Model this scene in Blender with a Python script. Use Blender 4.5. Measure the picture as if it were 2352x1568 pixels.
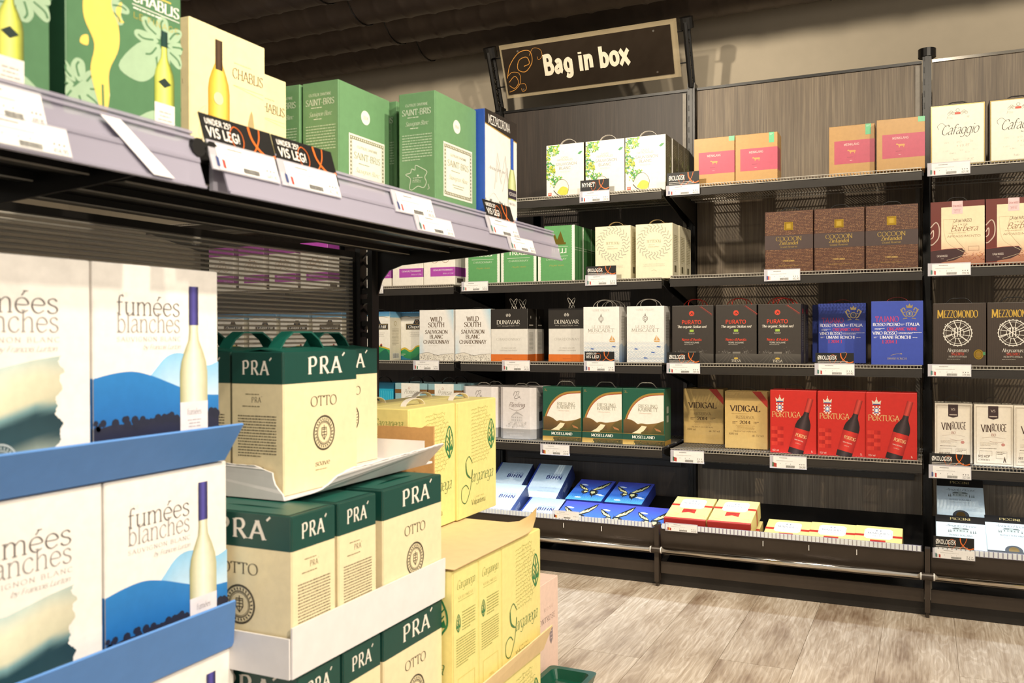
import bpy, bmesh, math, random
from mathutils import Vector, Matrix
from mathutils.geometry import tessellate_polygon
random.seed(7)
for o in list(bpy.data.objects): bpy.data.objects.remove(o)
SC = bpy.context.scene
C = SC.collection
PI = math.pi
R = math.radians

# ------------------------------------------------------------------ camera
PW, PH, PF = 2352., 1568., 2055.
YAW, PIT, ROL = R(24.9), R(-0.33), R(0.21)
EYE = Vector((0, 0, 1.02))
_f = Vector((-math.sin(YAW)*math.cos(PIT), math.cos(YAW)*math.cos(PIT), math.sin(PIT)))
_r = Vector((math.cos(YAW), math.sin(YAW), 0)); _u = _r.cross(_f)
_r, _u = math.cos(ROL)*_r - math.sin(ROL)*_u, math.sin(ROL)*_r + math.cos(ROL)*_u
cd = bpy.data.cameras.new('camera'); cam = bpy.data.objects.new('camera', cd); C.objects.link(cam)
cam.matrix_world = Matrix(((_r.x, _u.x, -_f.x, EYE.x), (_r.y, _u.y, -_f.y, EYE.y), (_r.z, _u.z, -_f.z, EYE.z), (0, 0, 0, 1)))
cd.sensor_width = 36; cd.sensor_fit = 'HORIZONTAL'; cd.lens = PF/PW*36
cd.clip_start = .05; cd.clip_end = 60
cd.dof.use_dof = True; cd.dof.focus_distance = 3.9; cd.dof.aperture_fstop = 8
SC.camera = cam
def ray(x, y): return _f + (x-PW/2)/PF*_r - (y-PH/2)/PF*_u
def onX(x, y, X): d = ray(x, y); return EYE + d*((X-EYE.x)/d.x)
def onY(x, y, Y): d = ray(x, y); return EYE + d*((Y-EYE.y)/d.y)
def onZ(x, y, Z): d = ray(x, y); return EYE + d*((Z-EYE.z)/d.z)

# ------------------------------------------------------------------ light
wd = bpy.data.worlds.new('world'); SC.world = wd; wd.use_nodes = True
bg = wd.node_tree.nodes['Background']; bg.inputs[0].default_value = (1, .92, .80, 1); bg.inputs[1].default_value = .55
vs = SC.view_settings
vs.view_transform = 'Standard'; vs.look = 'None'; vs.gamma = 1; vs.use_curve_mapping = False; vs.exposure = 0.25
def spot(loc, target, watts, angle, blend=.6, col=(1, .84, .62), rad=.035):
    l = bpy.data.lights.new('track_spot', 'SPOT'); l.energy = watts; l.color = col
    l.spot_size = R(angle); l.spot_blend = blend; l.shadow_soft_size = rad
    o = bpy.data.objects.new('track_spot', l); C.objects.link(o); o.location = loc
    o.rotation_euler = (Vector(target)-Vector(loc)).to_track_quat('-Z', 'Y').to_euler()
WARM = (1, .88, .70)
spot((1.1, 1.9, 2.62), (.15, 4.0, 1.2), 104, 104, .5, WARM)       # wall, right bays
spot((-.1, 1.75, 2.62), (-.75, 4.0, 1.2), 92, 104, .5, WARM)      # wall, middle bays
spot((-1.5, 1.9, 2.62), (-2.3, 4.0, 1.4), 150, 110, .5, WARM)      # wall, left bays
spot((1.9, -.3, 2.62), (-.95, .95, 1.05), 330, 46, .8, WARM)     # gondola, near, from across the aisle
spot((.35, .35, 2.62), (-.95, .95, .9), 75, 66, .8, WARM)        # gondola, near, steep
spot((.6, 1.1, 2.62), (-.9, 1.75, .75), 150, 70, .8, WARM)       # gondola, far
spot((.5, 2.3, 2.62), (.2, 2.7, 0), 105, 100, .9, WARM)           # aisle floor

# ------------------------------------------------------------------ materials
def lin(h):
    c = [int(h[i:i+2], 16)/255 for i in (0, 2, 4)]
    return tuple(x/12.92 if x <= .04045 else ((x+.055)/1.055)**2.4 for x in c)
class N:
    def __init__(s, name):
        s.m = bpy.data.materials.new(name); s.m.use_nodes = True; s.t = s.m.node_tree
        s.b = s.t.nodes['Principled BSDF']
    def n(s, ty, **k):
        x = s.t.nodes.new(ty)
        for a, v in k.items():
            if a in x.inputs: x.inputs[a].default_value = v
            else: setattr(x, a, v)
        return x
    def l(s, a, b): s.t.links.new(a, b)
    def set(s, **k):
        for a, v in k.items(): s.b.inputs[a.replace('_', ' ')].default_value = v
        return s
    def coord(s, scale, kind='Object'):
        tc = s.n('ShaderNodeTexCoord'); mp = s.n('ShaderNodeMapping'); mp.inputs['Scale'].default_value = scale
        s.l(tc.outputs[kind], mp.inputs['Vector']); return mp.outputs[0]
    def noise(s, vec, scale, detail=4, rough=.6):
        x = s.n('ShaderNodeTexNoise'); x.inputs['Scale'].default_value = scale; x.inputs['Detail'].default_value = detail
        x.inputs['Roughness'].default_value = rough; s.l(vec, x.inputs['Vector']); return x.outputs['Fac']
    def ramp(s, fac, stops):
        x = s.n('ShaderNodeValToRGB'); e = x.color_ramp.elements
        while len(e) < len(stops): e.new(.5)
        for i, (p, c) in enumerate(stops): e[i].position = p; e[i].color = (*lin(c), 1)
        s.l(fac, x.inputs[0]); return x.outputs[0]
    def bump(s, fac, st=.2, dist=.002):
        x = s.n('ShaderNodeBump'); x.inputs['Strength'].default_value = st; x.inputs['Distance'].default_value = dist
        s.l(fac, x.inputs['Height']); s.l(x.outputs[0], s.b.inputs['Normal'])
    def mul(s, a, b, fac=1., mode='MULTIPLY'):
        x = s.n('ShaderNodeMix', data_type='RGBA', blend_type=mode); x.inputs['Factor'].default_value = fac
        s.l(a, x.inputs['A']); s.l(b, x.inputs['B']); return x.outputs['Result']
M = {}
def plain(name, hexcol, rough=.5, metal=0., noise=.12, scale=40., **k):
    s = N(name); v = s.coord((1, 1, 1))
    c = lin(hexcol); f = s.noise(v, scale)
    x = s.ramp(f, [(.3, hexcol), (.7, hexcol)])
    e = x.node.color_ramp.elements
    for i, q in ((0, 1-noise), (1, 1+noise)): e[i].color = (*[min(1, z*q) for z in c], 1)
    s.l(x, s.b.inputs['Base Color']); s.set(Roughness=rough, Metallic=metal, **k)
    M[name] = s.m; return s
plain('black_metal', '1a1816', .38, .3)
plain('black_plastic', '141312', .5)
plain('dark_strip', '383430', .32, .3, .06)
plain('wire', '8d867b', .35, .3)
plain('chrome', 'd8d2c8', .14, 1., .04)
plain('steel_edge', 'c2bbae', .3, .4)
plain('trim_grey', '7d766c', .5, .2)
plain('ridge_plastic', 'cbc5ba', .14, 0, .03, Alpha=.72, Specular_IOR_Level=.9)
plain('rail_grey', 'a09daa', .5, 0, .03)
plain('wall_paint', 'b3a793', .85, 0, .03, 12)
plain('ceiling_paint', '221d19', .9)
plain('base_panel', '3d342c', .33, .25, .06)
plain('base_kick', '1d1916', .5)
plain('kraft', 'c79a62', .8, 0, .06, 90)
plain('white_card', 'dcd8d8', .7, 0, .03)
plain('blue_card', '5c8fd4', .55, 0, .03)
plain('cream_card', 'e0c596', .8, 0, .04)
plain('white_plastic', 'e9e6e2', .4, 0, .02)
plain('strap_white', 'ded6cb', .45, 0, .03)
plain('strap_black', '1c1917', .35, 0, .03)
plain('strap_red', 'c8301f', .4, 0, .03)
plain('strap_tan', 'a58a58', .45, 0, .03)
plain('strap_green', '14564a', .4, 0, .03)
plain('green_plastic', '0f4a38', .3, 0, .05)
plain('tape', 'e4e2e6', .3, 0, .02)
s = N('duct_metal'); v = s.coord((1, 1, 1)); f = s.noise(v, 6)
s.l(s.ramp(f, [(.3, '4a3f38'), (.75, '5e5248')]), s.b.inputs['Base Color']); s.set(Roughness=.5, Metallic=.35); M['duct_metal'] = s.m
s = N('rail_plastic'); s.set(Base_Color=(*lin('b0acbe'), 1), Roughness=.22, Alpha=.62, Specular_IOR_Level=.7); f = s.noise(s.coord((60, 1, 90)), 2); s.bump(f, .08); M['rail_plastic'] = s.m
s = N('tag_plastic'); s.set(Base_Color=(*lin('dedbe4'), 1), Roughness=.2, Alpha=.6); f = s.noise(s.coord((1, 1, 1)), 20); s.bump(f, .03); M['tag_plastic'] = s.m
s = N('ribbed_acrylic'); s.set(Base_Color=(*lin('f0f6fa'), 1), Roughness=.15, Alpha=.85, Specular_IOR_Level=.8); f = s.noise(s.coord((1, 1, 1)), 20); s.bump(f, .03); M['ribbed_acrylic'] = s.m
s = N('clear_ridged'); s.set(Base_Color=(*lin('b9b4aa'), 1), Roughness=.16, Alpha=.3, Specular_IOR_Level=.9); f = s.noise(s.coord((1, 1, 1)), 20); s.bump(f, .03); M['clear_ridged'] = s.m
s = N('sign_glass'); s.set(Base_Color=(*lin('64574a'), 1), Roughness=.04, Metallic=.9, Specular_IOR_Level=.8); f = s.noise(s.coord((1, 1, 1)), 4); s.bump(f, .01); M['sign_glass'] = s.m
s = N('sign_frame_glass'); s.set(Base_Color=(*lin('c9b794'), 1), Roughness=.08, Alpha=.35); f = s.noise(s.coord((1, 1, 1)), 4); s.bump(f, .01); M['sign_frame_glass'] = s.m
s = N('led'); s.set(Base_Color=(1, 1, 1, 1), Emission_Color=(.75, .87, 1, 1), Emission_Strength=14.); M['led'] = s.m
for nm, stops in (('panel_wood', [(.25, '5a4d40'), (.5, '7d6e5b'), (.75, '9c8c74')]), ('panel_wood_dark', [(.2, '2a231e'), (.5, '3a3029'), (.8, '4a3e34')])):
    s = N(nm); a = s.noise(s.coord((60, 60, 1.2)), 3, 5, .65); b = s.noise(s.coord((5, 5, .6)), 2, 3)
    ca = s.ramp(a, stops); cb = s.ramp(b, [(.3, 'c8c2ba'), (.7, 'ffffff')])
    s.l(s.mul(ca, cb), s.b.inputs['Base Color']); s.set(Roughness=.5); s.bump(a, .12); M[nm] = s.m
s = N('plank_wood')
oi = s.n('ShaderNodeObjectInfo'); tc = s.n('ShaderNodeTexCoord'); ad = s.n('ShaderNodeVectorMath', operation='MULTIPLY_ADD')
cm = s.n('ShaderNodeCombineXYZ'); s.l(oi.outputs['Random'], cm.inputs[0]); s.l(oi.outputs['Random'], cm.inputs[1])
s.l(cm.outputs[0], ad.inputs[0]); ad.inputs[1].default_value = (37, 53, 1); s.l(tc.outputs['Object'], ad.inputs[2])
def mp(sc):
    x = s.n('ShaderNodeMapping'); x.inputs['Scale'].default_value = sc; s.l(ad.outputs[0], x.inputs['Vector']); return x.outputs[0]
fine = s.noise(mp((120, 5, 1)), 1, 6, .65); blot = s.noise(mp((6, 1.6, 1)), 1, 4, .6); ring = s.noise(mp((14, 2.2, 1)), 1.3, 2, .4)
wv = s.n('ShaderNodeMath', operation='SINE'); mm = s.n('ShaderNodeMath', operation='MULTIPLY'); mm.inputs[1].default_value = 60; s.l(ring, mm.inputs[0]); s.l(mm.outputs[0], wv.inputs[0])
c0 = s.ramp(blot, [(.32, '97826f'), (.46, 'c8baa9'), (.6, 'ddd2c4')])
c1 = s.ramp(fine, [(.3, 'b4a593'), (.62, 'ffffff')])
c2 = s.ramp(wv.outputs[0], [(0, 'e8e2da'), (.6, 'ffffff')])
s.l(s.mul(s.mul(c0, c1, .75), c2, .6), s.b.inputs['Base Color']); s.set(Roughness=.42); s.bump(fine, .08); M['plank_wood'] = s.m
def attr_mat(name, rough, metal, tint=.06, sc=60., bump=.05):
    s = N(name); a = s.n('ShaderNodeAttribute', attribute_name='Col')
    f = s.noise(s.coord((1, 1, 1)), sc); g = s.ramp(f, [(.3, 'f4f4f4'), (.7, 'ffffff')])
    s.l(s.mul(a.outputs['Color'], g), s.b.inputs['Base Color']); s.set(Roughness=rough, Metallic=metal); s.bump(f, bump); M[name] = s.m
attr_mat('carton', .45, 0); attr_mat('ink', .42, 0); attr_mat('foil', .28, .85)

# ------------------------------------------------------------------ mesh helpers
class MB:
    """collects shapes for ONE mesh"""
    def __init__(s): s.v = []; s.f = []; s.m = []
    def add(s, vs, fs, mi=0):
        o = len(s.v); s.v += [tuple(p) for p in vs]
        for f in fs: s.f.append([o+i for i in f]); s.m.append(mi)
        return s
    def box(s, x0, y0, z0, x1, y1, z1, mi=0):
        return s.add([(x0, y0, z0), (x1, y0, z0), (x1, y1, z0), (x0, y1, z0), (x0, y0, z1), (x1, y0, z1), (x1, y1, z1), (x0, y1, z1)],
              [(0, 3, 2, 1), (4, 5, 6, 7), (0, 1, 5, 4), (1, 2, 6, 5), (2, 3, 7, 6), (3, 0, 4, 7)], mi)
    def prism(s, pts, vec, mi=0):
        n = len(pts); vec = Vector(vec); pts = [Vector(p) for p in pts]
        fs = [[i, (i+1) % n, n+(i+1) % n, n+i] for i in range(n)]
        tri = tessellate_polygon([pts])
        return s.add(pts+[p+vec for p in pts], fs+[list(t) for t in tri]+[[n+a for a in reversed(t)] for t in tri], mi)
    def sheet(s, quad, th, mi=0):
        a, b, c, d = [Vector(q) for q in quad]; n = (b-a).cross(d-a).normalized()*th
        return s.add([a, b, c, d, a-n, b-n, c-n, d-n], [(0, 1, 2, 3), (7, 6, 5, 4), (0, 4, 5, 1), (1, 5, 6, 2), (2, 6, 7, 3), (3, 7, 4, 0)], mi)
    def tube(s, pts, r, n=6, closed=False, mi=0):
        pts = [Vector(p) for p in pts]; k = len(pts); rings = []
        up = None
        for i, p in enumerate(pts):
            a = pts[(i-1) % k] if (closed or i) else p; b = pts[(i+1) % k] if (closed or i < k-1) else p
            t = (b-a).normalized()
            if up is None: up = Vector((0, 0, 1)) if abs(t.z) < .9 else Vector((1, 0, 0))
            e = t.cross(up).normalized(); g = e.cross(t); up = g
            rr = r[i] if isinstance(r, (list, tuple)) else r
            rings.append([p+rr*(math.cos(2*PI*j/n)*e+math.sin(2*PI*j/n)*g) for j in range(n)])
        o = [q for rg in rings for q in rg]; fs = []
        for i in range(k if closed else k-1):
            for j in range(n):
                a, b = i*n+j, i*n+(j+1) % n; c, d = ((i+1) % k)*n+(j+1) % n, ((i+1) % k)*n+j
                fs.append((a, b, c, d))
        if not closed: fs += [list(range(n)), [(k-1)*n+j for j in reversed(range(n))]]
        return s.add(o, fs, mi)
    def ribbon(s, pts, half, th, mi=0):
        """flat band: pts = centre line, half = half-width vector"""
        pts = [Vector(p) for p in pts]; half = Vector(half); k = len(pts); vs = []
        for i, p in enumerate(pts):
            t = (pts[min(i+1, k-1)]-pts[max(i-1, 0)]).normalized(); n = t.cross(half).normalized()*th/2
            vs += [p-half-n, p+half-n, p+half+n, p-half+n]
        fs = [[i*4+j, i*4+(j+1) % 4, i*4+4+(j+1) % 4, i*4+4+j] for i in range(k-1) for j in range(4)]
        return s.add(vs, fs+[(3, 2, 1, 0), (k*4-4, k*4-3, k*4-2, k*4-1)], mi)
    def mesh(s, name, mats, smooth=False):
        me = bpy.data.meshes.new(name); me.from_pydata(s.v, [], s.f); me.update()
        for m in ([mats] if isinstance(mats, str) else mats): me.materials.append(M[m])
        if any(s.m): me.polygons.foreach_set('material_index', s.m)
        bm = bmesh.new(); bm.from_mesh(me); bmesh.ops.recalc_face_normals(bm, faces=bm.faces); bm.to_mesh(me); bm.free()
        if smooth: me.polygons.foreach_set('use_smooth', [True]*len(me.polygons))
        return me
    def obj(s, name, mats, parent=None, smooth=False, **k): return link(name, s.mesh(name, mats, smooth), parent, **k)
def link(name, data, parent=None, loc=None, rot=None, kind=None):
    o = bpy.data.objects.new(name, data); C.objects.link(o)
    if parent: o.parent = parent
    if loc is not None: o.location = loc
    if rot is not None: o.rotation_euler = rot
    if kind: o['kind'] = kind
    return o
def tag(o, label, cat, group=None):
    o['label'] = label; o['category'] = cat
    if group: o['group'] = group
    return o
def empty(name, loc=(0, 0, 0)):
    o = link(name, None, loc=loc); o.empty_display_size = .05; return o
def arc(c, rx, rz, a0, a1, n, y=0):
    return [(c[0]+rx*math.cos(R(a0+(a1-a0)*i/n)), c[1]+y, c[2]+rz*math.sin(R(a0+(a1-a0)*i/n))) for i in range(n+1)]

# ------------------------------------------------------------------ lettering: pen strokes in serif, script and sans styles
GL = {'A': '6.4|.2,0 3.2,7;3.2,7 6.2,0;1.3,2.4 5.1,2.4', 'B': '5.6|1,0 1,7;~1,7 3.6,7 4.6,5.4 3.6,3.8 1,3.7;~1,3.7 4,3.6 5.2,1.9 4,.1 1,0',
'C': '6|~5.4,5.6 4.6,6.8 3.2,7 1.2,6 .4,3.5 1.2,1 3.2,0 4.7,.3 5.5,1.6', 'D': '6.2|1,0 1,7;~1,7 3.4,7 5.2,5.8 5.8,3.5 5.2,1.2 3.4,0 1,0',
'E': '5|4.8,7 1,7;1,7 1,0;1,0 4.9,0;1,3.6 3.9,3.6', 'F': '4.8|4.7,7 1,7;1,7 1,0;1,3.5 3.8,3.5',
'G': '6.4|~5.5,5.7 4.6,6.8 3.2,7 1.2,6 .4,3.5 1.2,1 3.2,0 4.6,.2 5.6,1;5.6,1 5.6,3;5.6,3 3.8,3', 'H': '6.6|1,0 1,7;5.6,0 5.6,7;1,3.6 5.6,3.6',
'I': '2.2|1.1,0 1.1,7', 'J': '3.6|~2.6,7 2.6,2 2.2,.4 1.2,0 .3,.6', 'K': '6|1,0 1,7;5.3,7 1,3;2.4,4.2 5.7,0', 'L': '4.9|1,7 1,0;1,0 4.8,0;4.8,0 4.8,1.2',
'M': '7.6|1,0 1.2,7;1.2,7 3.8,1;3.8,1 6.4,7;6.4,7 6.6,0', 'N': '6.6|1,0 1,7;1,7 5.6,0;5.6,0 5.6,7', 'O': '7|@3.5,7 1.2,6 .4,3.5 1.2,1 3.5,0 5.8,1 6.6,3.5 5.8,6',
'P': '5.2|1,0 1,7;~1,7 3.8,7 4.9,5.3 3.8,3.5 1,3.4', 'Q': '7|@3.5,7 1.2,6 .4,3.5 1.2,1 3.5,0 5.8,1 6.6,3.5 5.8,6;4,1.6 6.4,-1',
'R': '5.8|1,0 1,7;~1,7 3.8,7 4.9,5.3 3.8,3.5 1,3.4;2.8,3.4 5.6,0', 'S': '5|~4.4,5.9 3.6,6.9 2.4,7 1,6.4 .7,5.3 1.5,4.1 3.4,3.2 4.4,1.9 3.8,.5 2.4,0 1.1,.3 .4,1.3',
'T': '5.8|2.9,0 2.9,7;.3,7 5.5,7;.3,7 .3,5.8;5.5,7 5.5,5.8', 'U': '6.4|~1,7 1,2 1.7,.5 3.2,0 4.7,.5 5.4,2 5.4,7', 'V': '6.2|.2,7 3.1,0;3.1,0 6,7',
'W': '9|.2,7 2.4,0;2.4,0 4.5,6.4;4.5,6.4 6.6,0;6.6,0 8.8,7', 'X': '6|.4,7 5.6,0;.3,0 5.5,7', 'Y': '5.8|.2,7 2.9,3.3;2.9,3.3 5.6,7;2.9,3.3 2.9,0', 'Z': '5.6|.5,7 5.1,7;5.1,7 .5,0;.5,0 5.2,0',
'a': '4.6|~.8,3.9 1.8,4.7 3.1,4.5 3.6,3.4 3.6,.8 4.5,0;~3.6,2.9 1.6,2.4 .5,1.2 1.5,0 3.6,1', 'b': '5|.9,7 .9,0;~.9,3.6 2.4,4.7 4,3.9 4.5,2.3 3.9,.6 2.4,0 .9,.9',
'c': '4.3|~3.9,3.7 3.2,4.6 2.2,4.7 .9,3.9 .4,2.3 .9,.7 2.2,0 3.2,.2 4,1.1', 'd': '5.1|4.1,7 4.1,0;~4.1,3.6 2.7,4.7 1.1,4 .5,2.3 1.1,.6 2.6,0 4.1,.9',
'e': '4.6|~.5,2.6 4.1,2.6 3.7,4.1 2.4,4.7 1,4.1 .4,2.4 1,.7 2.4,0 4.1,.9', 'f': '3.2|~1.2,0 1.2,5.4 1.6,6.7 2.4,7.1 3.2,6.6;.2,4.6 2.7,4.6',
'g': '5|~4.1,4.6 4.1,-.8 3.3,-2 2,-2.1 .7,-1.6;~4.1,3.6 2.7,4.7 1.1,4 .5,2.4 1.1,.7 2.6,.1 4.1,1', 'h': '5.1|.9,7 .9,0;~.9,3.4 2.4,4.7 3.7,4.4 4.1,3.2 4.1,0',
'i': '1.9|.95,0 .95,4.7;.95,6.1 .95,6.8', 'j': '2|~1.1,4.7 1.1,-1 .6,-2 -.3,-2;1.1,6.2 1.1,6.7', 'k': '4.8|.9,7 .9,0;4.2,4.7 .9,1.9;1.9,2.8 4.5,0', 'l': '1.9|.95,0 .95,7',
'm': '7.6|.9,0 .9,4.7;~.9,3.4 2.3,4.7 3.5,4.3 3.8,3.2 3.8,0;~3.8,3.4 5.2,4.7 6.4,4.3 6.7,3.2 6.7,0', 'n': '5.1|.9,0 .9,4.7;~.9,3.4 2.4,4.7 3.7,4.4 4.1,3.2 4.1,0',
'o': '4.9|@2.45,4.7 .9,4 .4,2.35 .9,.7 2.45,0 4,.7 4.5,2.35 4,4', 'p': '5|.9,4.7 .9,-2;~.9,3.6 2.4,4.7 4,3.9 4.5,2.3 3.9,.6 2.4,0 .9,.9', 'q': '5|4.1,4.7 4.1,-2;~4.1,3.6 2.7,4.7 1.1,4 .5,2.3 1.1,.6 2.6,0 4.1,.9',
'r': '3.5|.9,0 .9,4.7;~.9,3 1.9,4.5 3.3,4.5', 's': '3.8|~3.3,3.9 2.6,4.6 1.8,4.7 .8,4.3 .6,3.4 1.4,2.7 2.7,2.2 3.4,1.3 2.9,.3 1.8,0 .8,.3 .3,1',
't': '3.2|~1.3,6 1.3,1.2 1.7,.2 2.5,0 3.1,.5;.2,4.6 2.9,4.6', 'u': '5.1|~.9,4.7 .9,1.3 1.4,.3 2.5,0 4.1,1.2;4.1,4.7 4.1,0', 'v': '4.6|.2,4.7 2.3,0;2.3,0 4.4,4.7',
'w': '6.8|.2,4.7 1.8,0;1.8,0 3.4,4.4;3.4,4.4 5,0;5,0 6.6,4.7', 'x': '4.6|.3,4.7 4.3,0;.2,0 4.2,4.7', 'y': '4.6|.2,4.7 2.4,0;~4.5,4.7 2.4,0 1.6,-1.7 .4,-2', 'z': '4.2|.4,4.7 3.9,4.7;3.9,4.7 .3,0;.3,0 4,0',
'0': '4.8|@2.4,7 .9,6 .4,3.5 .9,1 2.4,0 3.9,1 4.4,3.5 3.9,6', '1': '3|.5,5.8 1.7,7;1.7,7 1.7,0', '2': '4.6|~.5,5.4 1.2,6.7 2.4,7 3.8,6.2 3.8,4.8 2.4,2.6 .5,0;.5,0 4.3,0',
'3': '4.4|~.6,6.2 2,7 3.6,6.2 3.4,4.4 1.8,3.8;~1.8,3.8 3.8,3.2 4,1.4 2.6,0 .5,.6', '4': '4.8|3.3,0 3.3,7;3.3,7 .3,2;.3,2 4.6,2', '5': '4.5|4,7 1,7;1,7 .8,4;~.8,4 2.4,4.4 4,3.2 3.8,1 2.2,0 .5,.5',
'8': '4.6|@2.3,7 1,6.3 1.2,4.4 2.3,3.7 3.8,2.6 3.8,.9 2.3,0 .8,.9 .8,2.6 2.3,3.7 3.4,4.4 3.6,6.3', '9': '4.6|~4,4.6 3,3.2 1.2,3.4 .5,5 1.2,6.6 2.6,7 4,6 4.1,3.6 3.2,1.2 1.2,0',
'.': '1.6|.7,0 .7,.6', ',': '1.6|.8,.5 .4,-.9', '-': '3|.5,2.6 2.6,2.6', '´': '.1|-1,7.3 .6,8.7', "'": '1.5|.7,7 .7,5.4', '[': '2.4|2,7.4 .9,7.4;.9,7.4 .9,-.4;.9,-.4 2,-.4', ']': '2.4|.4,7.4 1.5,7.4;1.5,7.4 1.5,-.4;1.5,-.4 .4,-.4',
'é': '4.6|~.5,2.6 4.1,2.6 3.7,4.1 2.4,4.7 1,4.1 .4,2.4 1,.7 2.4,0 4.1,.9;2.2,5.4 3.4,7', 'É': '5|4.8,7 1,7;1,7 1,0;1,0 4.9,0;1,3.6 3.9,3.6;2.4,7.8 3.6,9', '6': '4.6|~3.8,6.6 2.4,7 1,5.6 .5,3 .9,.8 2.4,0 3.9,.9 4,2.8 2.6,4 1,3.4', '7': '4.4|.3,7 4.1,7;4.1,7 1.6,0', '!': '1.8|.9,7 .9,2.2;.9,.7 .9,0', '?': '4|~.5,5.6 1.2,6.8 2.4,7 3.5,6 3.2,4.6 2,3.4 1.9,2.2;1.9,.7 1.9,0', 'Ø': '7|@3.5,7 1.2,6 .4,3.5 1.2,1 3.5,0 5.8,1 6.6,3.5 5.8,6;.8,-.3 6.2,7.3',
'/': '3|.3,0 2.8,7', '%': '5|.5,0 4.5,7'}
def catmull(p, closed=False, n=5):
    k = len(p); out = []
    for i in range(k if closed else k-1):
        g = lambda j: p[j % k] if closed else p[max(0, min(k-1, j))]
        a, b, c, d = g(i-1), g(i), g(i+1), g(i+2)
        for q in range(n):
            t = q/n
            out.append(tuple(.5*((2*b[z])+(c[z]-a[z])*t+(2*a[z]-5*b[z]+4*c[z]-d[z])*t*t+(3*b[z]-a[z]-3*c[z]+d[z])*t**3) for z in (0, 1)))
    if not closed: out.append(tuple(p[-1]))
    return out
def strip(pts, hw, closed=False):
    """2-D stroke; hw(nx,ny) gives half width"""
    k = len(pts); vs = []; fs = []
    for i in range(k):
        a = pts[(i-1) % k] if (closed or i) else pts[i]; b = pts[(i+1) % k] if (closed or i < k-1) else pts[i]
        dx, dy = b[0]-a[0], b[1]-a[1]; L = math.hypot(dx, dy) or 1; nx, ny = -dy/L, dx/L; h = hw(nx, ny)
        vs += [(pts[i][0]+nx*h, pts[i][1]+ny*h), (pts[i][0]-nx*h, pts[i][1]-ny*h)]
    for i in range(k if closed else k-1):
        j = (i+1) % k; fs.append((2*i+1, 2*j+1, 2*j, 2*i))
    return vs, fs
_gc = {}
def glyph(ch, style):
    """style -> (advance, verts, faces), cap height 7"""
    if (ch, style) in _gc: return _gc[ch, style]
    thick, thin, serif, shear = {'serif': (.46, .16, .55, 0), 'serifbold': (.72, .24, .6, 0), 'light': (.28, .14, .4, 0), 'script': (.34, .13, 0, .42), 'italic': (.36, .15, .3, .25), 'slab': (.55, .4, .7, 0), 'sans': (.3, .28, 0, 0), 'bold': (.5, .44, 0, 0), 'heavy': (.74, .6, 0, 0), 'black': (1.15, .86, 0, 0)}[style]
    src = GL.get(ch) or GL['-']; w, body = src.split('|'); vs = []; fs = []
    def hw(nx, ny):
        e = (math.cos(R(14)), math.sin(R(14))); a = nx*e[0]+ny*e[1]; b = -nx*e[1]+ny*e[0]
        return math.hypot(thick*a, thin*b)
    def put(v, f):
        o = len(vs); kz = len(fs); vs.extend([(a[0], a[1], kz) for a in v]); fs.extend([tuple(o+i for i in q) for q in f])
    for st in body.split(';'):
        mode = st[0] if st[0] in '~@' else ''
        p = [tuple(float(z) for z in q.split(',')) for q in st.lstrip('~@').split()]
        if mode: put(*strip(catmull(p, mode == '@', 4), hw, mode == '@'))
        else:
            if style in ('sans', 'bold', 'heavy', 'black') and abs(p[0][1]-p[1][1])+abs(p[0][0]-p[1][0]) > 1:
                (ax, ay), (bx, by) = p[0], p[-1]; q = math.hypot(bx-ax, by-ay); ex, ey = (bx-ax)/q*thin*.95, (by-ay)/q*thin*.95; p = [(ax-ex, ay-ey), (bx+ex, by+ey)]
            put(*strip(p, hw))
        if serif and mode != '@':
            for end, nxt in ((p[0], p[1]), (p[-1], p[-2])):
                if abs(end[1]-nxt[1]) > 1.2*abs(end[0]-nxt[0]) and abs(end[1]-nxt[1]) > 1.5 and min(abs(end[1]), abs(end[1]-7), abs(end[1]-4.7), abs(end[1]+2)) < .05:
                    x, y = end; sy = .3 if end[1] < nxt[1] else -.3; s2 = serif+.25
                    put([(x-s2-thick*.3, y), (x+s2+thick*.3, y), (x+s2+thick*.3, y+sy), (x-s2-thick*.3, y+sy)], [(0, 1, 2, 3)])
    if shear: vs = [(x+y*shear, y, k) for x, y, k in vs]
    _gc[ch, style] = (float(w)+(thick*(1.25 if style == 'black' else 1.7) if style in ('sans', 'bold', 'heavy', 'black') else .35 if not shear else -.1), vs, fs); return _gc[ch, style]
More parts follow.
